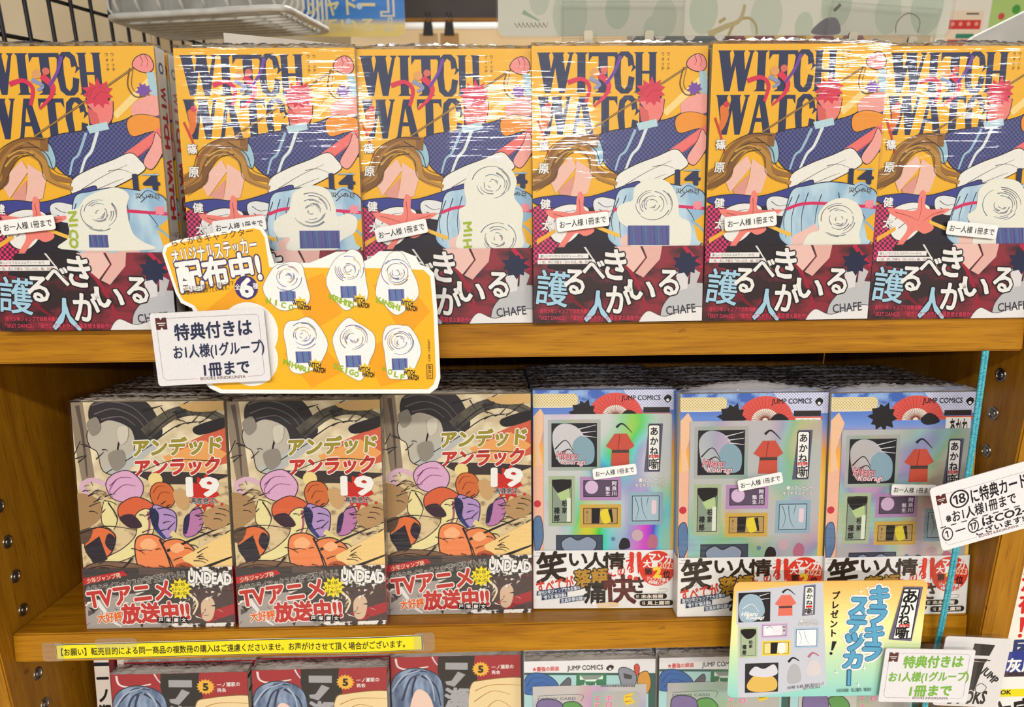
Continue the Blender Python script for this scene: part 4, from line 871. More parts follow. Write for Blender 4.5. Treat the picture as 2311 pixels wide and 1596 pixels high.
# top board: six yellow comics at the front edge
for i, (x, y, ln, yw, lab) in enumerate([
    (-.3470, -.0065, 7.2, 0, 'yellow comic cut by the left photo edge, white red-lettered spine showing'),
    (-.2249, .000, 7.2, 0, 'yellow comic behind the yellow promo board, second from left on top shelf'),
    (-.1133, .0035, 7.56, .09, 'yellow comic with tallest white sticker cutout, above the promo board corner'),
    (.0000, -.0035, 8.1, 1.2, 'yellow comic fourth from left on the top shelf, green sign right behind it'),
    (.1136, -.0010, 5.6, 1.2, 'yellow comic fifth from left on the top shelf, small sticker low right'),
    (.2272, .0011, 7.2, 0, 'yellow comic at the right end of the top shelf, cut by photo edge')]):
    column('yellow', 0, i, x, y, ln, yw, 0, 0, T1, lab, 2 if i == 0 else 1, .002, '%s copy back behind the ' + POS[i] + ' yellow comic from left on top shelf', 2)
# middle board: three tan comics, three blue comics
for i, (kind, x, y, ln, yw, lab) in enumerate([
    ('tan', -.3420, .0109, 10.3, -.35, 'tan action comic at the left end of the middle shelf'),
    ('tan', -.2252, .0084, 9.5, .09, 'tan action comic between two others like it on the middle shelf'),
    ('tan', -.1124, .0233, 10.1, -.49, 'tan action comic standing directly left of the blue comics'),
    ('blue', .0023, .0272, 12.0, -1.2, 'blue comic with vivid rainbow foil sheet beside the tan comics'),
    ('blue', .1135, .0101, 10.3, -.4, 'blue comic in the middle of the three blue ones, rainbow right edge'),
    ('blue', .2264, .0066, 9.4, 0, 'blue comic at the right end behind the turquoise cord')]):
    column(kind, 1, i, x, y, ln, yw, Z2S, YS2, T2, lab, 7 if i != 2 else 6, .004 if i == 0 else .0012, '%s copy back in the ' + POS[i] + ' column from left on middle shelf', 0)
# bottom board
for i, (kind, x, y, lab) in enumerate([
    ('red', -.3509, .0105, 'red comic at the left end of the bottom shelf'),
    ('red', -.2345, .0126, 'red comic between two others like it on the bottom shelf'),
    ('red', -.1202, .0280, 'red comic directly left of the white comics on bottom shelf'),
    ('white', -.0047, .0166, 'white comic directly right of the red comics on bottom shelf'),
    ('white', .1118, .0174, 'white comic half hidden by the orange sticker promo card'),
    ('white', .2262, .0160, 'white comic peeking below the green handwritten card')]):
    column(kind, 2, i, x, y, 10, 0, Z3S, YS2, T2, lab, 5, .0015, '%s copy back in the ' + POS[i] + ' column from left on bottom shelf', 0)
# two copies turned spine outward at the left of the bottom board
for i, (x, y, lab) in enumerate([(-.3790, .036, 'red comic turned spine outward beside the left upright, bottom shelf'), (-.3645, .046, 'second spine-out red comic, squeezed behind the left red comic')]):
    z = Z0 + on_board(y, Z3S, YS2, T2) + .0003
    t = thing('comic_book', lab, 'book', (x, y, z), (-T2, 0, 0), 'spine-out comics on the bottom shelf')
    hld = []
    c = COVERS['red']
    link('jacket', boxes_mesh('jacket', [(0, BT-.0005, 0, .0006, 0, .176, 1), (0, .0006, .0006, .113, 0, .176, 0), (BT-.0011, BT-.0005, .0006, .113, 0, .176, 0)], .0002, 1), [ink(c['col']), ink(c['spine'])], t)
    link('page_block', boxes_mesh('page_block', [(.0006, BT-.0011, .0008, .112, .0012, .1748)]), [PAGES], t)
    link('spine_print', c['spine_me'], None, t, (.0003, -.00003, 0))

# ------------------------------------------------------------------ giveaways under the film, limit stickers on it
def slab(name, outline_mm, thick, parent, mats, loc, rot=(0, 0, 0)):
    return link(name, prism_mesh(name, [(x*.001, z*.001) for x, z in outline_mm], -thick, 0), mats, parent, loc, rot)
def book_quad(q): return homography(q, ((0, BH), (BW, BH), (0, 0), (BW, 0)))
Q1 = {0: ((-34, 117), (358, 114), (15, 742), (387, 735)), 1: ((393, 105), (797, 108), (418, 735), (805, 732)), 2: ((803, 108), (1193, 108), (825, 735), (1203, 728)),
      3: ((1201, 103), (1592, 104), (1208, 730), (1580, 722)), 4: ((1610, 96), (1995, 95), (1579, 719), (1947, 712)), 5: ((1998, 100), (2385, 103), (1951, 712), (2318, 705))}
CUT = {  # outline of each white die-cut sticker, loose curls and a hatched patch drawn on it, name lettering
    0: dict(o=[(162, 478), (186, 470), (205, 446), (240, 430), (272, 424), (296, 440), (290, 470), (300, 520), (318, 540), (340, 560), (150, 560), (168, 530)], name=('NICO', 176, 478, 556, 24), hatch=(208, 528, 248, 556), curls=[(232, 480)]),
    1: dict(o=[(604, 500), (618, 484), (640, 470), (652, 430), (690, 414), (728, 424), (744, 460), (748, 484), (772, 478), (792, 490), (786, 520), (754, 540), (740, 560), (636, 560), (640, 532), (612, 530)], name=None, hatch=(662, 516, 752, 556), curls=[(690, 470)]),
    2: dict(o=[(1036, 470), (1052, 456), (1048, 410), (1070, 372), (1110, 360), (1146, 372), (1164, 404), (1158, 438), (1178, 470), (1176, 510), (1170, 560), (1038, 560), (1040, 510)], name=('MIH', 1056, 498, 556, 24), hatch=None, curls=[(1108, 410), (1122, 534)]),
    3: dict(o=[(1392, 470), (1410, 456), (1426, 450), (1432, 420), (1470, 402), (1506, 412), (1526, 448), (1530, 486), (1552, 500), (1556, 530), (1540, 560), (1430, 560), (1424, 520), (1398, 500)], name=None, hatch=(1416, 508, 1508, 552), curls=[(1470, 460)]),
    4: dict(o=[(1810, 530), (1824, 516), (1840, 510), (1838, 478), (1858, 450), (1892, 438), (1924, 450), (1938, 480), (1930, 516), (1924, 560), (1812, 560)], name=None, hatch=None, curls=[(1884, 486)]),
    5: dict(o=[(2176, 480), (2196, 462), (2204, 420), (2240, 398), (2290, 404), (2308, 440), (2312, 500), (2302, 560), (2196, 560), (2190, 510)], name=None, hatch=(2240, 506, 2302, 544), curls=[(2252, 456)]),
}
NOTE = {0: (20, 486, 148, 528, -6), 1: (470, 486, 590, 520, -6), 2: (848, 492, 970, 542, -11), 3: (1254, 478, 1376, 522, -6.5), 4: (1626, 470, 1746, 512, -6), 5: (2122, 490, 2242, 532, 6)}
def note_sticker(parent, cx, cz, w, h, rot):
    """white limit sticker; cx, cz in mm on the cover, stuck on the film"""
    e = link('limit_sticker', prism_mesh('limit_sticker', [(x*.001, z*.001) for x, z in rrect(-w/2, -h/2, w/2, h/2, 1.6)], -.00012, 0), [ink('#efeee9')], parent, (cx*.001, -.0032, cz*.001), (0, math.radians(rot), 0))
    a = Art(w, h); a.text('お一人様 1冊まで', w*.06, h*.27, w*.94, h*.76, '#2a2826', .02)
    link('sticker_print', a.mesh('sticker_print'), None, e, (-w*.0005, -.00016, -h*.0005))
for i in range(6):
    q = Q1[i]; Hm = book_quad(q); t = FRONT[(0, i)]
    def mp(p):
        v = Hm @ np.array([p[0], p[1], 1.0]); return v[:2]/v[2]
    d = CUT[i]; O = [tuple(mp(p)) for p in smooth(d['o'], 5)]
    O = [(min(max(x, .3), BW-.3), max(y, 45)) for x, y in O]
    cutp = slab('giveaway_sticker', O, .00012, t, [ink('#eeecdc')], (0, -.00098, 0))
    a = Art(BW, BH, q)
    rn = random.Random(40+i)
    for cx, cy in d['curls']:
        for k in range(17):
            r0 = 7 + k*2.3; a0 = rn.uniform(0, 6.3); L_ = rn.uniform(.7, 2.0)
            a.stroke([(cx + r0*1.0*math.cos(a0+L_*s/5), cy + r0*.9*math.sin(a0+L_*s/5)) for s in range(6)], 1.9, ('#565b66', '#6a6288', '#565b66', '#5a7a88')[k % 4], .9, up=(k % 6 == 0))
    if d['hatch']:
        x0, y0, x1, y1 = d['hatch']; a.rect(x0, y0, x1, y1, '#5a5f96')
        for k in range(10): a.stroke([(x0+(x1-x0)*k/10+2, y0+1), (x0+(x1-x0)*k/10+5, y1-1)], 1.6, ('#3a4a86', '#4a8a94', '#6a4a9a')[k % 3])
    if d['name']:
        s_, nx, ny0, ny1, nw = d['name']; st = (ny1-ny0)/len(s_)
        for k, ch in enumerate(s_): a.text(ch, nx-nw*.45, ny0+k*st+1, nx+nw*.45, ny0+(k+1)*st-1, '#a3b92e', .05, 84, 0, WHT, .03)
    link('sticker_print', a.mesh('sticker_print'), None, cutp, (0, -.00013, 0))
    x0, y0, x1, y1, rot = NOTE[i]; c0 = mp(((x0+x1)/2, (y0+y1)/2))
    note_sticker(t, c0[0], c0[1], 34.5, 9.2, rot)
for i, foil, (ox, oz), note in ((3, 'foil_vivid', (8.3, 45), (64, 111.5, -7)), (4, 'foil_soft', (7.6, 43), (61.5, 108, -11)), (5, 'foil_pale', (9.0, 36), (65, 101, 2))):
    t = FRONT[(1, i)]
    sh = slab('foil_sheet', rrect(0, 0, 101, 112, 1.5), .00012, t, [M(foil)], (ox*.001, -.00060, oz*.001))
    link('sheet_print', art_sheet(foil).mesh('sheet_print'), None, sh, (0, -.00013, 0))
    note_sticker(t, note[0], note[1], 34.5, 8.8, note[2])
for i, foil in ((3, 'foil_blue'), (4, 'foil_lilac'), (5, 'foil_soft')):
    t = FRONT[(2, i)]
    sh = slab('foil_card', rrect(0, 0, 98, 80, 1.5), .00012, t, [M(foil)], (.0072, -.00060, .0735))
    link('card_print', art_card_sheet(foil).mesh('card_print'), None, sh, (0, -.00013, 0))

# ------------------------------------------------------------------ shop cards, promo boards, strip label, cord
def card(name, label, loc, rot, outline_mm, thick, col, art=None, group=None, sleeve=None):
    """thin board; outline in mm with its origin at the lower left corner; art laid on the face"""
    t = thing(name, label, 'sign', loc, rot, group)
    slab('board', outline_mm, thick, t, [M(col)], (0, 0, 0))
    if art is not None: link('print', art.mesh('print'), None, t, (0, -thick-.00003, 0))
    if sleeve:
        x0, z0, x1, z1 = sleeve
        slab('clear_sleeve', rrect(x0, z0, x1, z1, 1.5), .0002, t, [acrylic('clear_sleeve_film', (.992, .995, .995, 1), .003, .016)], (0, -thick-.0007, 0))
    return t
# yellow sticker promo board on the top board's front edge
pq = ((355, 500), (985, 500), (355, 892), (985, 892))
PW, PH = 177.0, 114.0
a = Art(PW, PH, pq)
def px_outline(pts): return [tuple(p) for p in a.map(pts)]
body = rrect(424, 588, 977, 884, 26)
bump = [(397, 541), (580, 508), (596, 517), (606, 606), (700, 596), (700, 660), (600, 690), (440, 690), (398, 672), (388, 650), (366, 566), (372, 548)]
outline = [(364, 566), (370, 549), (392, 539), (570, 507), (590, 512), (600, 530), (604, 560), (612, 590), (640, 588), (690, 590), (722, 578), (752, 566), (786, 566), (806, 590), (826, 582), (848, 566), (900, 566), (930, 578), (940, 596), (958, 602), (971, 616), (976, 700), (979, 850), (972, 872), (954, 885), (700, 882), (470, 878), (446, 866), (430, 846), (424, 700), (420, 686), (396, 674), (386, 652)]
inner = [(371, 567), (376, 554), (396, 545), (570, 514), (585, 518), (594, 534), (600, 598), (900, 604), (948, 608), (962, 622), (967, 700), (969, 846), (963, 864), (950, 875), (700, 873), (474, 869), (452, 858), (440, 842), (432, 690), (426, 680), (402, 668), (392, 650)]
a.poly(inner, '#f4b41e')
for p in ([(440, 700), (520, 640), (600, 700), (560, 760)], [(640, 640), (720, 612), (760, 700), (690, 740)], [(830, 640), (900, 620), (960, 700), (900, 760)], [(620, 790), (700, 760), (760, 830), (680, 868)], [(800, 780), (860, 760), (920, 850), (840, 868)], [(760, 620), (812, 612), (800, 680)]):
    a.poly(p, '#eda018')
a.circ(545, 740, 66, WHT, 40).circ(545, 800, 62, WHT, 40)
a.text('らくがきキャラクター', 386, 524, 570, 540, '#5a3a18', .01, -8).text('オリジナルステッカー', 384, 546, 576, 580, WHT, .035, -8.5, 0, '#4a3a5c', .045).text('配布中!', 394, 574, 580, 640, WHT, .045, -7, 0, '#4a3a5c', .055)
a.text('※配布方法は書店により異なります。', 404, 632, 522, 643, '#5a4020', .005, -6.5).text('※無くなり次第終了となります。', 406, 642, 506, 652, '#5a4020', .005, -6.5)
a.circ(546, 642, 26, '#40306c', 32).text('全', 521, 634, 532, 646, WHT, .02).text('6', 533, 622, 560, 662, WHT, .05).text('種', 561, 632, 573, 645, WHT, .02)
rn = random.Random(5); zm = a.z
for cx, cy, w, h, nm in ((640, 640, 100, 110, 'NICO'), (778, 628, 90, 130, 'MORIHITO'), (886, 636, 92, 130, 'KANSHI'), (668, 772, 96, 130, 'MIHARU'), (782, 782, 92, 134, 'KEIGO'), (888, 790, 84, 134, 'WOLF')):
    a.z = zm
    P = [(cx + w*.5*math.cos(t)*(1+.16*math.sin(3*t+cx)), cy + h*.5*math.sin(t)*(1+.1*math.sin(4*t+cy))) for t in np.linspace(0, 2*math.pi, 15)[:-1]]
    a.blob(P, WHT, '#8a8a80', 1)
    for k in range(15):
        r0 = 6 + k*2; a0 = rn.uniform(0, 6.3); L_ = rn.uniform(.8, 2.2)
        a.stroke([(cx + r0*math.cos(a0+L_*s/5), cy - h*.18 + r0*.9*math.sin(a0+L_*s/5)) for s in range(6)], 1.9, ('#5a6070', '#5a78a8', '#7a5a98', '#c8a03c')[k % 4], .9, up=(k % 6 == 0))
    a.rect(cx-20, cy+h*.10, cx+16, cy+h*.30, '#6470a4')
    for k in range(5): a.stroke([(cx-18+k*7, cy+h*.10), (cx-16+k*7, cy+h*.30)], 1.6, ('#4a3a86', '#4a8a94')[k % 2], up=(k == 0))
    a.star(cx+w*.26, cy+h*.34, 9, 17, 7, '#f3c22a', .2, .1, 3).text('WITCH', cx+w*.08, cy+h*.30, cx+w*.38, cy+h*.38, BLK, .05, 4).text('WATCH', cx+w*.18, cy+h*.39, cx+w*.48, cy+h*.47, BLK, .05, 4)
    for k, ch in enumerate(nm):
        u = k/max(len(nm)-1, 1); a.z -= Art.STEP*(k > 0)
        a.text(ch, cx-w*.46+u*w*.5-5, cy+h*.28+u*h*.14-6, cx-w*.46+u*w*.5+5, cy+h*.28+u*h*.14+6, '#9ab82c', .05, 10)
a.vtext('©篠原健太／集英社', 955, 760, 812, 5, '#5a3a18', .01).rect(948, 818, 962, 851, '#5a3a18').rect(949.5, 819.5, 960.5, 849.5, '#f4b41e').vtext('集英社', 955, 820, 849, 8, '#3a2a18', .02)
pop = card('promo_board', 'yellow die-cut sticker promo board with white border fixed to top shelf edge', (-.2373, -.0225, Z0-.0425), (-.1257, 0, 0), px_outline(outline), .0009, '#f3f1ea', a)
slab('tape', rrect(60, 34, 84, 54, 2), .0002, pop, [acrylic('tape_film', (.97, .97, .94, 1), .05, .03)], (0, .0012, 0))
# handwritten shop cards: maroon corner mark, ruled border, marker lettering
def shop_card_art(W_, H_, lines, col, quad=None):
    a = Art(W_, H_)
    m = 3.6
    for p in ([(m+1, m), (W_-m-1.5, m), (W_-m, m+1.5), (W_-m, H_-m-2), (W_-m-2, H_-m), (W_*.80, H_-m)], [(W_*.36, H_-m), (m+2, H_-m), (m, H_-m-2), (m, m+1)]):
        a.stroke(p, .22, '#8a7a78', sm=False)
    a.rect(m-.4, m-.6, m+6.6, m+7, '#5a2420').rect(m+.4, m+2.6, m+5.8, m+3.2, '#e8e0dc').poly([(m+2, m-.7), (m+4.2, m-.7), (m+3.1, m+.8)], '#ece8e6').poly([(m+2, m+7.1), (m+4.2, m+7.1), (m+3.1, m+5.4)], '#ece8e6').rect(m+1.4, m+3.9, m+4.9, m+4.4, '#e8e0dc')
    a.text('BOOKS KINOKUNIYA', W_*.38, H_-m-.95, W_*.78, H_-m+1.0, '#6a3a38', .012)
    for t, x0, y0, x1, y1, b in lines: a.text(t, W_*x0, H_*y0, W_*x1, H_*y1, col, b, -1.5, .05)
    return a
W_, H_ = 72.0, 47.0
L1 = [('特典付きは', .20, .15, .88, .37, .035), ('お1人様(1グループ)', .17, .44, .97, .65, .03), ('1冊まで', .42, .71, .82, .89, .035)]
card('shop_card', 'white card with black marker lettering over the yellow promo board', (-.2425, -.0258, Z0-.0317), (-.1257, math.radians(-2.2), 0), rrect(0, 0, W_, H_, 2), .0006, '#eeeaea', shop_card_art(W_, H_, L1, '#262a4a'), 'handwritten shop cards', sleeve=(-1.6, -1.6, W_+1, H_+1))
L2 = [('⑱', .17, .07, .36, .36, .008), ('に特典カード&', .38, .10, 1.0, .34, .025), ('※お1人様1冊まで', .10, .37, .80, .56, .02), ('①－⑰', .03, .62, .40, .84, .008), ('はCO2-1', .44, .62, .92, .76, .025), ('ございます!', .36, .78, .84, .89, .022)]
ar = shop_card_art(W_, H_, L2, '#1c1a20')
for k in range(9): ar.rect(2+k*7.6, H_*.595, 6+k*7.6, H_*.61, '#1c1a20')
card('shop_card', 'tilted white card with circled numbers hanging over the right upright', (.2967, -.0165, Z0-.1700), (-.08, math.radians(-17.2), 0), rrect(0, 0, W_, H_+4, 3), .0006, '#eeeaea', ar, 'handwritten shop cards')
L3 = [('特典付きは', .22, .12, .88, .34, .045), ('お1人様(1グループ)', .08, .42, .97, .63, .035), ('1冊まで', .34, .68, .80, .88, .045)]
# orange-to-teal sticker promo card at the middle board's edge
dq = ((1645, 1278), (2068, 1290), (1630, 1550), (2050, 1560)); DW, DH = 143.0, 94.0
a = Art(DW, DH, dq)
a.poly([(1652, 1300), (1838, 1286), (1852, 1530), (1655, 1556)], '#c9ccd6')
zd = a.z
def dp(x0, y0, x1, y1, fr, c):
    a.z = zd; a.rect(x0-4, y0-4, x1+4, y1+4, fr); a.rect(x0, y0, x1, y1, BLK); a.rect(x0+1, y0+1, x1-1, y1-1, c)
dp(1654, 1303, 1724, 1372, '#c9ccd6', '#1c1c22')
a.blob([(1656, 1330), (1672, 1308), (1700, 1314), (1712, 1350), (1690, 1370), (1660, 1368)], '#9cb4c4').arcs([[(1664, 1340), (1684, 1330), (1700, 1350)], [(1700, 1312), (1722, 1306)], [(1704, 1320), (1722, 1318)]], 2, '#e8e8ec').text('Hikaru', 1662, 1348, 1696, 1358, WHT, .04, 2, .2).text('Kouragi', 1672, 1358, 1710, 1368, WHT, .04, 2, .2)
a.poly([(1748, 1312), (1768, 1312), (1781, 1332), (1772, 1337), (1773, 1360), (1741, 1360), (1743, 1337), (1734, 1332)], '#e2705c').rect(1743, 1337, 1772, 1342, '#5a3a34').stroke([(1750, 1306), (1762, 1299), (1778, 1312)], 5, '#231c20', 1)
a.poly([(1797, 1292), (1822, 1290), (1822, 1360), (1794, 1362)], '#6a6a84').poly(rrect(1799, 1294, 1819, 1360, 4), BLK).poly(rrect(1800, 1295, 1818, 1359, 3), WHT).vtext('あかね', 1809, 1296, 1338, 14, BLK, .03).text('噺', 1801, 1344, 1817, 1358, BLK, .03).rect(1802, 1338, 1816, 1343, RED)
dp(1660, 1388, 1694, 1452, '#b9c89c', '#a8b898'); a.blob([(1661, 1390), (1692, 1390), (1690, 1404), (1676, 1412), (1664, 1402)], BLK).vtext('柏家', 1682, 1414, 1434, 8, BLK, .04).vtext('禄郎', 1668, 1424, 1450, 9, BLK, .05)
dp(1708, 1381, 1760, 1407, '#d0b0d4', '#efe6ee'); a.circ(1722, 1394, 10, '#f4f0f4').arcs([[(1716, 1388), (1724, 1384), (1732, 1390)]], 1.5, '#4a4a54').vtext('阿良川', 1755, 1383, 1406, 7, '#4a3a4c', .03)
dp(1711, 1422, 1766, 1449, '#f0cf4c', '#f0dc8c'); a.poly([(1726, 1423), (1742, 1423), (1740, 1448), (1726, 1448)], BLK).blob([(1742, 1428), (1756, 1424), (1758, 1444), (1746, 1448)], '#f4f0e8')
dp(1782, 1394, 1828, 1434, '#a8c4dc', '#eef2f6'); a.arcs([[(1788, 1398), (1794, 1414), (1790, 1430)], [(1800, 1398), (1804, 1416), (1812, 1430)]], 1.4, '#8aa4b8')
dp(1670, 1470, 1744, 1540, '#c9ccd6', '#2a2830'); a.blob([(1674, 1524), (1690, 1500), (1716, 1494), (1740, 1512), (1736, 1536), (1690, 1538)], '#e0b85c').blob([(1680, 1496), (1692, 1478), (1712, 1484), (1734, 1474), (1742, 1496), (1716, 1504)], '#d8d8e0')
a.blob([(1764, 1500), (1774, 1476), (1790, 1482), (1794, 1516), (1768, 1522)], '#b4b4b8').stroke([(1766, 1470), (1776, 1460), (1790, 1468)], 6, '#231c20', 2).blob([(1806, 1490), (1816, 1468), (1834, 1474), (1838, 1500), (1812, 1504)], '#d8d0d0').stroke([(1810, 1460), (1820, 1450), (1834, 1458)], 6, '#b86a80', 2)
a.text('購入プレゼント', 1790, 1370, 1828, 1378, WHT, .03, 0, 0, '#5a5a64', .05).text('キラキラステッカー', 1786, 1378, 1834, 1385, WHT, .03, 0, 0, '#5a5a64', .05)
a.text('©末永裕樹・馬上鷹将／集英社 週刊少年ジャンプ', 1764, 1524, 1846, 1532, '#5a5a60', .005, -5).text('NOT FOR SALE', 1800, 1530, 1838, 1536, '#6a6a70', .005, -5)
a.z = zd + .12
a.vtext('プレゼント', 1867, 1306, 1416, 17, BLK, .045, dx=-4).poly([(1862, 1424), (1872, 1425), (1864, 1446), (1860, 1446)], BLK).circ(1860, 1453, 3.4, BLK, 12)
S = dict(out='#2a5a88', ow=.035)
for body_, x, y0, y1, dx in (('ステッカ', 1918, 1324, 1490, -10), ('キラキラ', 1962, 1298, 1474, -12)):
    n = len(body_); st = (y1-y0)/n; zk = a.z
    for k, ch in enumerate(body_):
        a.z = zk; xx = x + dx*k/(n-1); a.text(ch, xx-19, y0+k*st+2, xx+19, y0+(k+1)*st-2, '#5ba6c8', .075, 4, 0, WHT, .12).text(ch, xx-19, y0+k*st+2, xx+19, y0+(k+1)*st-2, '#5ba6c8', .065, 4, 0, **S)
a.rect(1896, 1492, 1906, 1532, '#2a5a88').rect(1898, 1494, 1904, 1530, '#5ba6c8')
for x, y in ((1935, 1302), (1920, 1310), (1872, 1498), (1934, 1490), (1922, 1530)): a.star(x, y, 1.6, 8, 4, WHT)
a.poly([(2014, 1302), (2056, 1304), (2036, 1430), (1986, 1424)], '#66607c').poly([(2014, 1306), (2050, 1308), (2036, 1424), (1994, 1424)], BLK).poly([(2016, 1308), (2047, 1310), (2034, 1422), (1996, 1422)], '#f4f2ee')
for k, (ch, x, y, w) in enumerate((('あ', 2029, 1325, 30), ('か', 2024, 1353, 27), ('ね', 2018, 1378, 24), ('噺', 2015, 1408, 28))): a.text(ch, x-w/2, y-w/2, x+w/2, y+w/2, BLK, .035, 3)
a.rect(2007, 1389, 2030, 1396, RED).text('ばなし', 2009, 1390, 2028, 1395, WHT, .02)
a.text('©末永裕樹・馬上鷹将／集英社', 1874, 1537, 1952, 1546, '#3a5a5c', .008)
card('promo_card', 'orange to teal sticker promo card hanging over the right blue comics', (.1445, -.0285, Z0-.2840), (-.10, math.radians(.6), 0), rrect(0, 0, DW, DH, 5), .0007, 'sunset_card', a)
card('shop_card', 'white card with green marker lettering over the orange promo card', (.2575, -.0330, Z0-.2870), (-.10, math.radians(2.6), 0), rrect(0, 0, 68, 44, 1.5), .0006, '#eeeaec', shop_card_art(68, 44, L3, '#7cb83a'), 'handwritten shop cards', sleeve=(-1.2, -1.2, 70.5, 49.0))
# black-and-white lettered pouch sign at the lower right
fq = ((2130, 1405), (2275, 1410), (2090, 1570), (2240, 1582)); FW, FH = 51.0, 58.0
a = Art(FW, FH, ((2110, 1405), (2275, 1405), (2110, 1582), (2275, 1582)))
a.poly([(2184, 1420), (2236, 1422), (2222, 1466), (2180, 1464)], BLK).poly([(2180, 1450), (2228, 1450), (2226, 1458), (2180, 1458)], '#e4dfdc').rect(2170, 1460, 2232, 1463, BLK)
a.poly([(2178, 1466), (2220, 1466), (2206, 1548), (2160, 1548)], BLK)
a.text('JUMP', 2212, 1490, 2262, 1514, BLK, .05, 38, .0).text('BOOKS', 2148, 1542, 2240, 1574, WHT, .10, -2, .12).text('BOOKS', 2148, 1542, 2240, 1574, BLK, .05, -2, .12)
a.circ(2222, 1532, 14, '#e4dfdc').stroke([(2222, 1520), (2236, 1530), (2228, 1544), (2212, 1542), (2210, 1528), (2222, 1520)], 1.6, BLK)
card('pouch_sign', 'clear pouch sign with black hat shape and block lettering', (.3035, -.0275, Z0-.2965), (-.10, math.radians(4.5), 0), rrect(0, 0, FW, FH, 2.5), .0005, '#e6e1de', a, None, sleeve=(-2, -2, FW+2, FH+2.5))
# yellow notice strip taped along the middle board's front face
sw, sh_ = 279.0, 12.6
a = Art(sw, sh_)
for j, (xa, xb, ya, yb, cc) in enumerate(((.3, sw-.3, .3, sh_-.3, BLK), (.8, sw-1.2, .9, sh_-.8, '#f0df1e'))):
    a.z += .01
    for i in range(62): a.poly([(xa+(xb-xa)*i/62, ya), (xa+(xb-xa)*(i+1)/62, ya), (xa+(xb-xa)*(i+1)/62, yb), (xa+(xb-xa)*i/62, yb)], cc, up=False)
a.text('【お願い】転売目的による同一商品の複数冊の購入はご遠慮くださいませ。お声がけさせて頂く場合がございます。', 4, 3.4, 265, 9.6, '#2a2818', .022)
nv = 60
st = thing('notice_strip', 'long yellow notice strip taped along the middle shelf edge', 'label', (-.3632, YS2-.0040, Z0+Z2S-.0204), (-T2, math.radians(-.28), 0))
def bow(x): return .0003 + .0016*max(0, math.sin(math.pi*(x-.170)/.112))**2 if x > .170 else .0003
V = []; Fc = []
for i in range(nv+1):
    x = sw*.001*i/nv
    V += [(x, -bow(x), 0), (x, -bow(x), sh_*.001)]
for i in range(nv): Fc.append((2*i, 2*i+2, 2*i+3, 2*i+1))
me = bpy.data.meshes.new('paper'); me.from_pydata(V, [], Fc); me.update()
pap = link('paper', me, [ink('#f2f0e4')], st); sm_ = pap.modifiers.new('thickness', 'SOLIDIFY'); sm_.thickness = .0002; sm_.offset = -1
pm = a.mesh('print')
for v in pm.vertices: v.co.y -= bow(v.co.x) + .00025
link('print', pm, None, st)
slab('tape', rrect(-10, -1.2, 6, 14.2, 3), .00008, st, [acrylic('tape_film')], (0, -.0006, 0))
slab('tape', rrect(272, -1.0, 288, 14.6, 3), .00008, st, [acrylic('tape_film')], (0, -.0008, 0))
slab('tape', rrect(30, 8, 62, 16.5, 4), .00008, st, [acrylic('tape_film')], (0, -.0007, 0))
# turquoise braided cord hanging from the top board
cp = [(.309 + .0055*u, -.0055 - .0075*math.sin(math.pi*min(1, u*1.15))*.6, Z0-.0205 - .325*u) for u in np.linspace(0, 1, 60)]
cord = thing('cord', 'turquoise braided cord hanging down in front of the right blue comic', 'cord', cp[-1])
tw = [[], []]
for i, p in enumerate(np.linspace(0, 1, 150)):
    q = Vector((.309 + .0055*p, -.0055 - .0045*math.sin(math.pi*min(1, p*1.15)), Z0-.0215 - .325*p)) - Vector(cp[-1])
    for k in (0, 1):
        an = k*math.pi + 0.12*math.sin(i*.05); w_ = .00115
        tw[k].append(q + Vector((w_*math.cos(an), w_*math.sin(an)*.5, 0)))
CORD = mottle('#5fc0cc', '#2f93a6', 1, 'cord_braid', (500, 500, 1500), .4, .6)
for k in (0, 1): link('strand', tube_mesh('strand', [tw[k]], .00125, 8), [CORD], cord)

# ------------------------------------------------------------------ neighbouring fixture: two booklets past the right upright
for nm_, lab, loc, lines in (
    ('booklet', 'yellow and white booklet past the right upright, blue band across', (.3745, .004, Z0-.300), 'a'),
    ('booklet', 'white and yellow booklet lowest at the right photo edge', (.3760, -.004, Z0-.470), 'b')):
    t = thing(nm_, lab, 'book', loc, (-.12, 0, 0))
    link('jacket', boxes_mesh('jacket', [(0, .113, 0, .012, 0, .150 if lines == 'a' else .164)], .0005), [ink('#ece8da')], t)
    a = Art(113, 150 if lines == 'a' else 164)
    if lines == 'a':
        a.poly([(0, 0), (16, 0), (6, 90), (0, 112)], '#f0d01c').poly([(16, 0), (113, 0), (113, 120), (4, 120), (8, 80)], '#f2eadc').vtext('復活夜', 20, 40, 96, 16, '#cc2a28', .05).poly([(14, 98), (19, 98), (17, 111), (15, 111)], '#cc2a28').circ(15.6, 114, 1.8, '#cc2a28', 12).text('庵', 10, 116, 34, 136, '#2c3a6c', .04).rect(0, 128, 113, 150, '#2c3a8c').text('灰原', 8, 134, 32, 146, WHT, .04)
        a.rect(0, 146, 113, 150, '#3a2a34')
    else:
        a.rect(0, 0, 113, 164, '#eeeae4').rect(0, 14, 113, 21, '#e8d81c').text('JOOK', 6, 15, 22, 20, BLK, .04).text('文庫', 6, 24, 44, 52, BLK, .03, -8).text('ENTERTAINMENT', 2, 56, 56, 60, '#5a5a5a', .01, -6).rect(0, 62, 113, 164, '#e6d61a').text('サニー&レイン', 2, 64, 70, 78, WHT, .05, -8, 0, '#4a4420', .05)
    link('cover_print', a.mesh('cover_print'), None, t, (0, -.00004, 0))

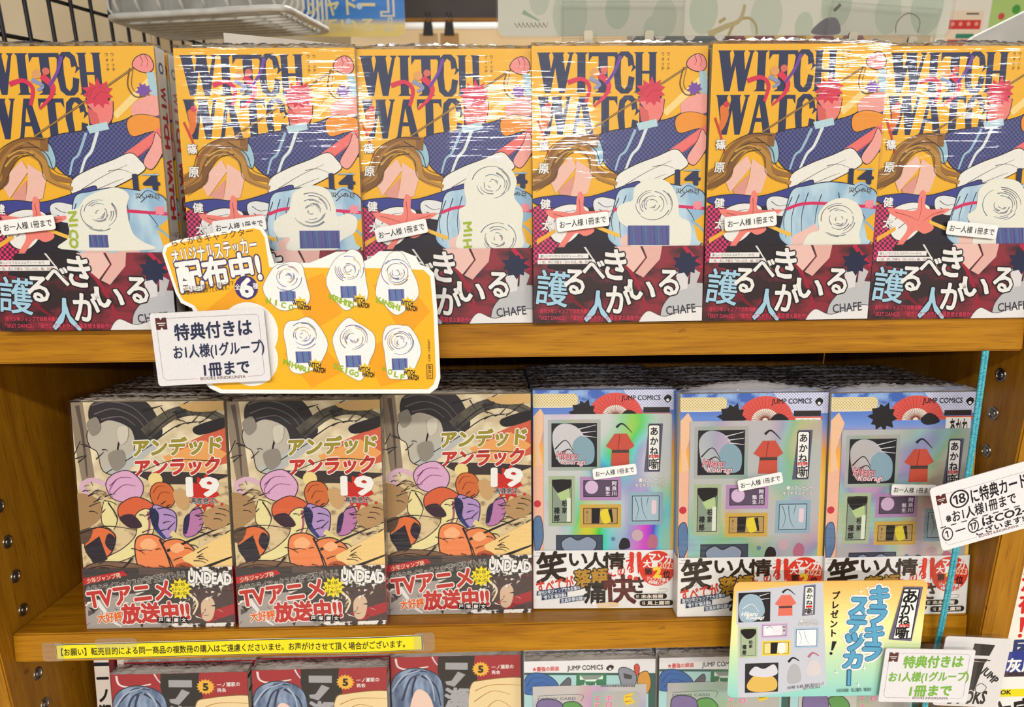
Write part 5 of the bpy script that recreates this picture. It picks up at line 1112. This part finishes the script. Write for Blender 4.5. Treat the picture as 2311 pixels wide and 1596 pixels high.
# ------------------------------------------------------------------ behind the top board: grid, basket, boards, signs, far display
BLACKW = metal('black_wire', '#1c1c20', .5); MATS['black_wire'].node_tree.nodes['Principled BSDF'].inputs['Metallic'].default_value = .2
MATS['black_wire'].node_tree.nodes['Principled BSDF'].inputs['Base Color'].default_value = lin('#141416')
grid = thing('wire_grid', 'black wire grid panel standing left behind the yellow comics', 'rack', (-.54, .55, Z0-.30))
def wpart(name, paths, r, mats, parent, seg=8, closed=False):
    o = Vector(parent.location)
    return link(name, tube_mesh(name, [[Vector(p)-o for p in P] for P in paths], r, seg, closed), mats, parent)
for k in range(-4, 12):
    y = .4251 + .0487*k; wpart('wire', [[(-.54, y, Z0-.30), (-.54, y, Z0+.62)]], .0024, [BLACKW], grid)
for k in range(-10, 8):
    z = Z0+.2247+.0503*k; wpart('wire', [[(-.5445, .22, z), (-.5445, .97, z)]], .0024, [BLACKW], grid)
# cream boards behind the grid
CREAM = mottle('#e6d3ae', '#dcc79e', 6, 'cream_board')
tag(link('display_board', boxes_mesh('display_board', [(-.62, .02, 0, .012, 0, .75)], .002), [CREAM], None, (-.66, .98, Z0-.05), (0, 0, .15)), 'cream board seen through the black wire grid', 'board')
tag(link('display_board', boxes_mesh('display_board', [(0, .30, 0, .010, 0, .70)], .002), [mottle('#e6d6b6', '#dac8a4', 6, 'tan_board')], None, (-.63, 1.02, Z0-.05), (0, math.radians(6), .1)), 'tan slanting board right of the cream board behind the basket', 'board')
# white wire basket with a grey box in it
WIREW = mottle('#dcdcd4', '#cfcfc8', 50, 'white_coating')
FL, FR, BL, BR = Vector((-.512, .548, 0)), Vector((-.268, .474, 0)), Vector((-.524, .772, 0)), Vector((-.261, .695, 0))
zb = Z0+.26; zt = Z0+.37
basket = thing('wire_basket', 'white coated wire basket hooked on the black grid', 'basket', (-.39, .62, zb))
def lerp(A, B, t): return A+(B-A)*t
def Zv(p, z): return Vector((p.x, p.y, z))
def rnd_loop(z, inset=0.0, r=.02):
    cs = [FL, FR, BR, BL]; m = sum(cs, Vector())/4; cs = [c+(m-c).normalized()*inset for c in cs]; out = []
    for i, c in enumerate(cs):
        p, n = cs[i-1], cs[(i+1) % 4]; a_ = c+(p-c).normalized()*r; b_ = c+(n-c).normalized()*r
        for k in range(6):
            t = k/5; out.append(Zv(a_*(1-t)**2 + c*2*t*(1-t) + b_*t*t, z))
    return out
wpart('rim', [rnd_loop(zt)], .0032, [WIREW], basket, 8, True)
wpart('rim', [rnd_loop(zb+.004, 0, .025)], .0042, [WIREW], basket, 8, True)
wpart('rim', [rnd_loop(zb+.05)], .0022, [WIREW], basket, 8, True)
for k in range(8):
    t = (k+.5)/8; p, q = lerp(FL, FR, t), lerp(BL, BR, t)
    pi_, qi = lerp(p, q, .08), lerp(q, p, .08)
    wpart('wire', [[Zv(p, zt), Zv(p, zb+.02), Zv(pi_, zb+.003), Zv(qi, zb+.003), Zv(q, zb+.02), Zv(q, zt)]], .0020, [WIREW], basket)
for k in range(9):
    t = (k+.5)/9; p, q = lerp(FL, BL, t), lerp(FR, BR, t)
    pi_, qi = lerp(p, q, .05), lerp(q, p, .05)
    wpart('wire', [[Zv(p, zt), Zv(p, zb+.015), Zv(pi_, zb), Zv(qi, zb), Zv(q, zb+.015), Zv(q, zt)]], .0020, [WIREW], basket)
bc = (FL+FR+BL+BR)/4; ang = math.atan2((FR-FL).y, (FR-FL).x)
tag(link('carton', boxes_mesh('carton', [(-.105, .075, -.085, .085, 0, .14)], .002), [mottle('#b4b4ac', '#a4a49c', 20, 'grey_carton')], None, (bc.x, bc.y, zb+.0065), (0, 0, ang)), 'grey carton standing in the white wire basket', 'box')
# pale grey card leaning behind the yellow comics
gb = thing('backing_card', 'pale grey backing card slanting behind the second yellow comic', 'board', (-.2347, .150, Z0-.02))
link('sheet', prism_mesh('sheet', [(0, 0), (.21, 0), (.21, .196), (.16, .2035), (0, .2187)], -.001, .001), [mottle('#cfccc2', '#c2beb2', 12, 'grey_card')], gb)
# blue and yellow hanging poster
po = thing('poster', 'blue and yellow hanging poster with pale lettering', 'poster', (-.345, .90, Z0+.279), (0, 0, .0))
a = Art(172, 110)
a.poly([(0, 0), (172, 0), (172, 104), (166, 110), (0, 110)], 'poster_fade').text('シャドー', 8, 46, 122, 76, '#f3e6a0', .03, 0, 0).text('』', 128, 44, 158, 78, '#e8e0c8', .02).text('ている', 30, 82, 120, 101, '#f6e8b0', .03).text('』', 128, 80, 158, 101, '#e8e0c8', .02).circ(96, 62, 5, '#cfe6f4').circ(76, 86, 5, '#cfe6f4')
slab('sheet', rrect(0, 0, 172, 110, 6), .0012, po, [ink('#efe8d4')], (0, 0, 0)); link('print', a.mesh('print'), None, po, (0, -.0013, 0))
wpart('hanger', [[(-.28, .90, Z0+.389), (-.28, .90, Z0+.60)]], .001, [STEEL], po); wpart('hanger', [[(-.22, .90, Z0+.389), (-.22, .90, Z0+.60)]], .001, [STEEL], po)
# far rail with clips and hanging packs
rail = thing('hanging_rail', 'far silver rail under a dark header panel', 'rail', (-.1, 1.44, Z0+.33))
link('header_panel', boxes_mesh('header_panel', [(-.42, .28, 0, .02, .045, .30)], .002), [mottle('#2c211c', '#3a2a22', 8, 'dark_header')], rail)
link('bar', boxes_mesh('bar', [(-.42, .28, -.01, .01, .026, .040)], .003), [metal('silver_rail', '#c8c8c4', .35)], rail)
link('wooden_lip', boxes_mesh('wooden_lip', [(-.42, .28, -.006, .012, .040, .050)], .001), [WOOD_X], rail)
for i, (x, c) in enumerate(((-.175, '#d8b886'), (-.125, '#c89a5c'))):
    t = thing('clip_hanger', 'black bulldog clip on the far rail, %s' % ('left one' if i == 0 else 'right one beside the other'), 'clip', (x, 1.425, Z0+.30))
    link('clip', prism_mesh('clip', [(-.012, .04), (.012, .04), (.009, .068), (-.009, .068)], -.008, .004), [BLACKW], t)
    wpart('handle', [[(x-.006, 1.423, Z0+.366), (x-.004, 1.423, Z0+.39), (x+.004, 1.423, Z0+.39), (x+.006, 1.423, Z0+.366)]], .0012, [STEEL], t)
    link('pack', boxes_mesh('pack', [(-.022, .022, -.003, .003, -.10, .045)], .001), [ink(c)], t)
for i, (x0, x1, z0, z1, c, lab) in enumerate(((-.30, -.05, .10, .285, '#d8b27c', 'tan hanging pack row far behind the third yellow comic'), (-.135, -.035, .12, .268, '#e0c860', 'small yellow pack far behind the third yellow comic'), (-.03, .085, .12, .270, '#8a9a4c', 'green and red pack far behind beside the green sign'))):
    tag(link('product_pack', boxes_mesh('product_pack', [(x0, x1, 0, .03, z0, z1)], .002), [mottle(c, ('#c84a34', '#d06a34', '#d23a2c')[i], 40, 'pack_%s' % c.lstrip('#'), (1, 1, 2), .56, .62)], None, (0, 1.50-.03*i, Z0)), lab, 'package')
for i, (x0, x1, c, c2, lab) in enumerate(((.17, .30, '#5a6468', '#e8e4dc', 'grey starred box behind the gap in the clear holder'), (.31, .40, '#7a2438', '#d8b45c', 'maroon starred box behind the green sign, left one'), (.41, .50, '#7a2438', '#d8b45c', 'maroon starred box behind the green sign, right one'))):
    tag(link('gift_box', boxes_mesh('gift_box', [(x0, x1, 0, .05, .10, .2545)], .002), [dots(c, c2, 34, .26, 'starred_%s' % c.lstrip('#'))], None, (0, .62, Z0)), lab, 'box')
# acrylic sign strip with pale green dotted sheet
sg = thing('hanging_sign', 'pale green dotted acrylic sign hanging behind the right yellow comics', 'sign', (-.019, .30, Z0+.212))
a = Art(444, 120)
a.poly(rrect(0, 0, 444, 120, 7), '#e6e5d4')
for k, (x, y, r) in enumerate(((12, 60, 7), (70, 100, 17), (116, 96, 12), (162, 104, 12), (200, 98, 14), (262, 104, 16), (330, 92, 15), (382, 100, 13), (420, 96, 16), (40, 86, 10), (300, 112, 9), (150, 114, 8))): a.circ(x, y, r, ('#c6d2bc', '#ced6c2')[k % 2], 24, r*1.5)
a.stroke([(24, 98), (40, 106)], 4, '#9fb69a', 1).arcs([[(16+k*4, 108), (19+k*4, 112), (20+k*4, 107)] for k in range(8)], .8, '#8a7a6a')
a.stroke([(226, 120), (232, 108), (244, 104), (252, 110), (254, 119)], 3, '#b8a468', 2).stroke([(206, 119), (222, 112), (236, 106), (240, 92)], 6, '#c3b27c', 3).stroke([(216, 108), (222, 104)], 3, '#b8a468')
a.blob([(308, 118), (318, 106), (330, 104), (336, 112), (334, 119)], '#6a6672').stroke([(328, 98), (334, 92)], 3, '#5a5450').stroke([(392, 118), (392, 108), (402, 100), (414, 106), (414, 118)], 1, '#8a7a70')
slab('sheet', rrect(0, 0, 444, 120, 8), .0012, sg, [ink('#d6d6c6')], (0, 0, 0)); link('print', a.mesh('print'), None, sg, (0, -.0013, 0))
slab('cover_plate', rrect(-2, -2.5, 446, 122, 9), .002, sg, [acrylic('clear_plate', (.985, .99, .985, 1), .03)], (0, -.0022, 0))
for i, (x, ry) in enumerate(((.0425, 0), (.300, math.radians(4)))):
    t = thing('card_holder', 'clear acrylic card holder with steel clips, %s end of the green sign' % ('at the left' if i == 0 else 'at the right'), 'holder', (x, .293, Z0+.206), (0, ry, 0))
    W2 = .118 if i == 0 else .108
    link('pocket', boxes_mesh('pocket', [(0, W2, -.004, -.0025, 0, .036), (0, .0015, -.004, .0, 0, .036), (W2-.0015, W2, -.004, .0, 0, .036), (0, W2, -.006, .0, 0, .003), (0, W2, -.005, -.0025, .0345, .036)], .0004, 1), [acrylic('clear_pocket', (.985, .99, .985, 1), .02)], t)
    for xx in (.025, .084):
        c_ = link('clip', prism_mesh('clip', [(-.0042, -.003), (.0042, -.003), (.0042, .008), (.003, .0095), (-.003, .0095), (-.0042, .008)], -.0075, -.0045), [metal('clip_steel', '#a8a08c', .35)], t, (xx, 0, .0))
        link('clip_jaw', boxes_mesh('clip_jaw', [(-.0085, .0085, -.0082, -.0062, -.0015, .0018), (-.0085, -.0055, -.0082, -.006, -.002, .006), (.0055, .0085, -.0082, -.006, -.002, .006)], .0004, 1), [acrylic('clear_pocket')], c_)
# seasonal sheets and a grey board, far right
for i, (x0, wd, ht, lab) in enumerate(((.800, 105, 110, 'white seasonal sheet with red rows and green banner, far right'), (.905, 72, 110, 'light green seasonal sheet with red hat and coloured balls, far right'))):
    t = thing('seasonal_sheet', lab, 'poster', (x0, 1.0, Z0+.262))
    a = Art(wd, ht)
    if i == 0:
        a.rect(0, 0, wd, ht, '#f2efe2').rect(3, 0, 6, ht, '#eadb6a').rect(24, 40, 94, 104, '#f4e2c8').rect(30, 56, 90, 72, '#d8322c').rect(46, 80, 80, 88, '#2c8a6c').rect(32, 90, 90, 106, '#d8342e').rect(60, 44, 84, 47, '#4a4a44')
        for k in range(4): a.circ(37+k*15, 63, 3.6, '#f0a48c').circ(38+k*14, 102, 4, '#f2b8a4')
    else:
        a.rect(0, 0, wd, ht, '#b4d67c').poly([(20, 96), (48, 96), (36, 70)], '#d8322c').circ(34, 98, 10, WHT).circ(36, 69, 4, WHT).circ(22, 50, 6, '#d84a4a').circ(50, 62, 7, '#3a6acc').circ(10, 78, 5, '#e08a4a').circ(48, 38, 8, '#4aa03c').rect(64, 0, wd, ht, '#6a5a3c')
    slab('sheet', rrect(0, 0, wd, ht, 1), .001, t, [ink('#efece0')], (0, 0, 0)); link('print', a.mesh('print'), None, t, (0, -.0012, 0))
tag(link('grey_board', prism_mesh('grey_board', [(0, 0), (.22, 0), (.22, .12), (.12, .075), (.02, .026)], -.004, .004), [mottle('#b9b9b2', '#a9a9a4', 14, 'grey_board_paint')], None, (.455, .34, Z0+.188)), 'grey slanting board edge behind the rightmost yellow comic', 'board')

# ------------------------------------------------------------------ the shop around
def struct(o): o['kind'] = 'structure'; return o
struct(link('floor', boxes_mesh('floor', [(-4, 4, -5, 3, -.05, 0)]), [mottle('#b9ab94', '#a5967e', 3, 'floor_vinyl')]))
struct(link('wall_back', boxes_mesh('wall_back', [(-4, 4, 2.9, 3.0, 0, 2.9)]), [mottle('#cdb894', '#b89c70', 1.5, 'shop_wall')]))
struct(link('hidden_counter_1', boxes_mesh('hidden_counter_1', [(.12, .75, .58, 1.05, 0, Z0+.0995)], .004), [WOOD_X]))  # unseen display counter that the gift boxes stand on
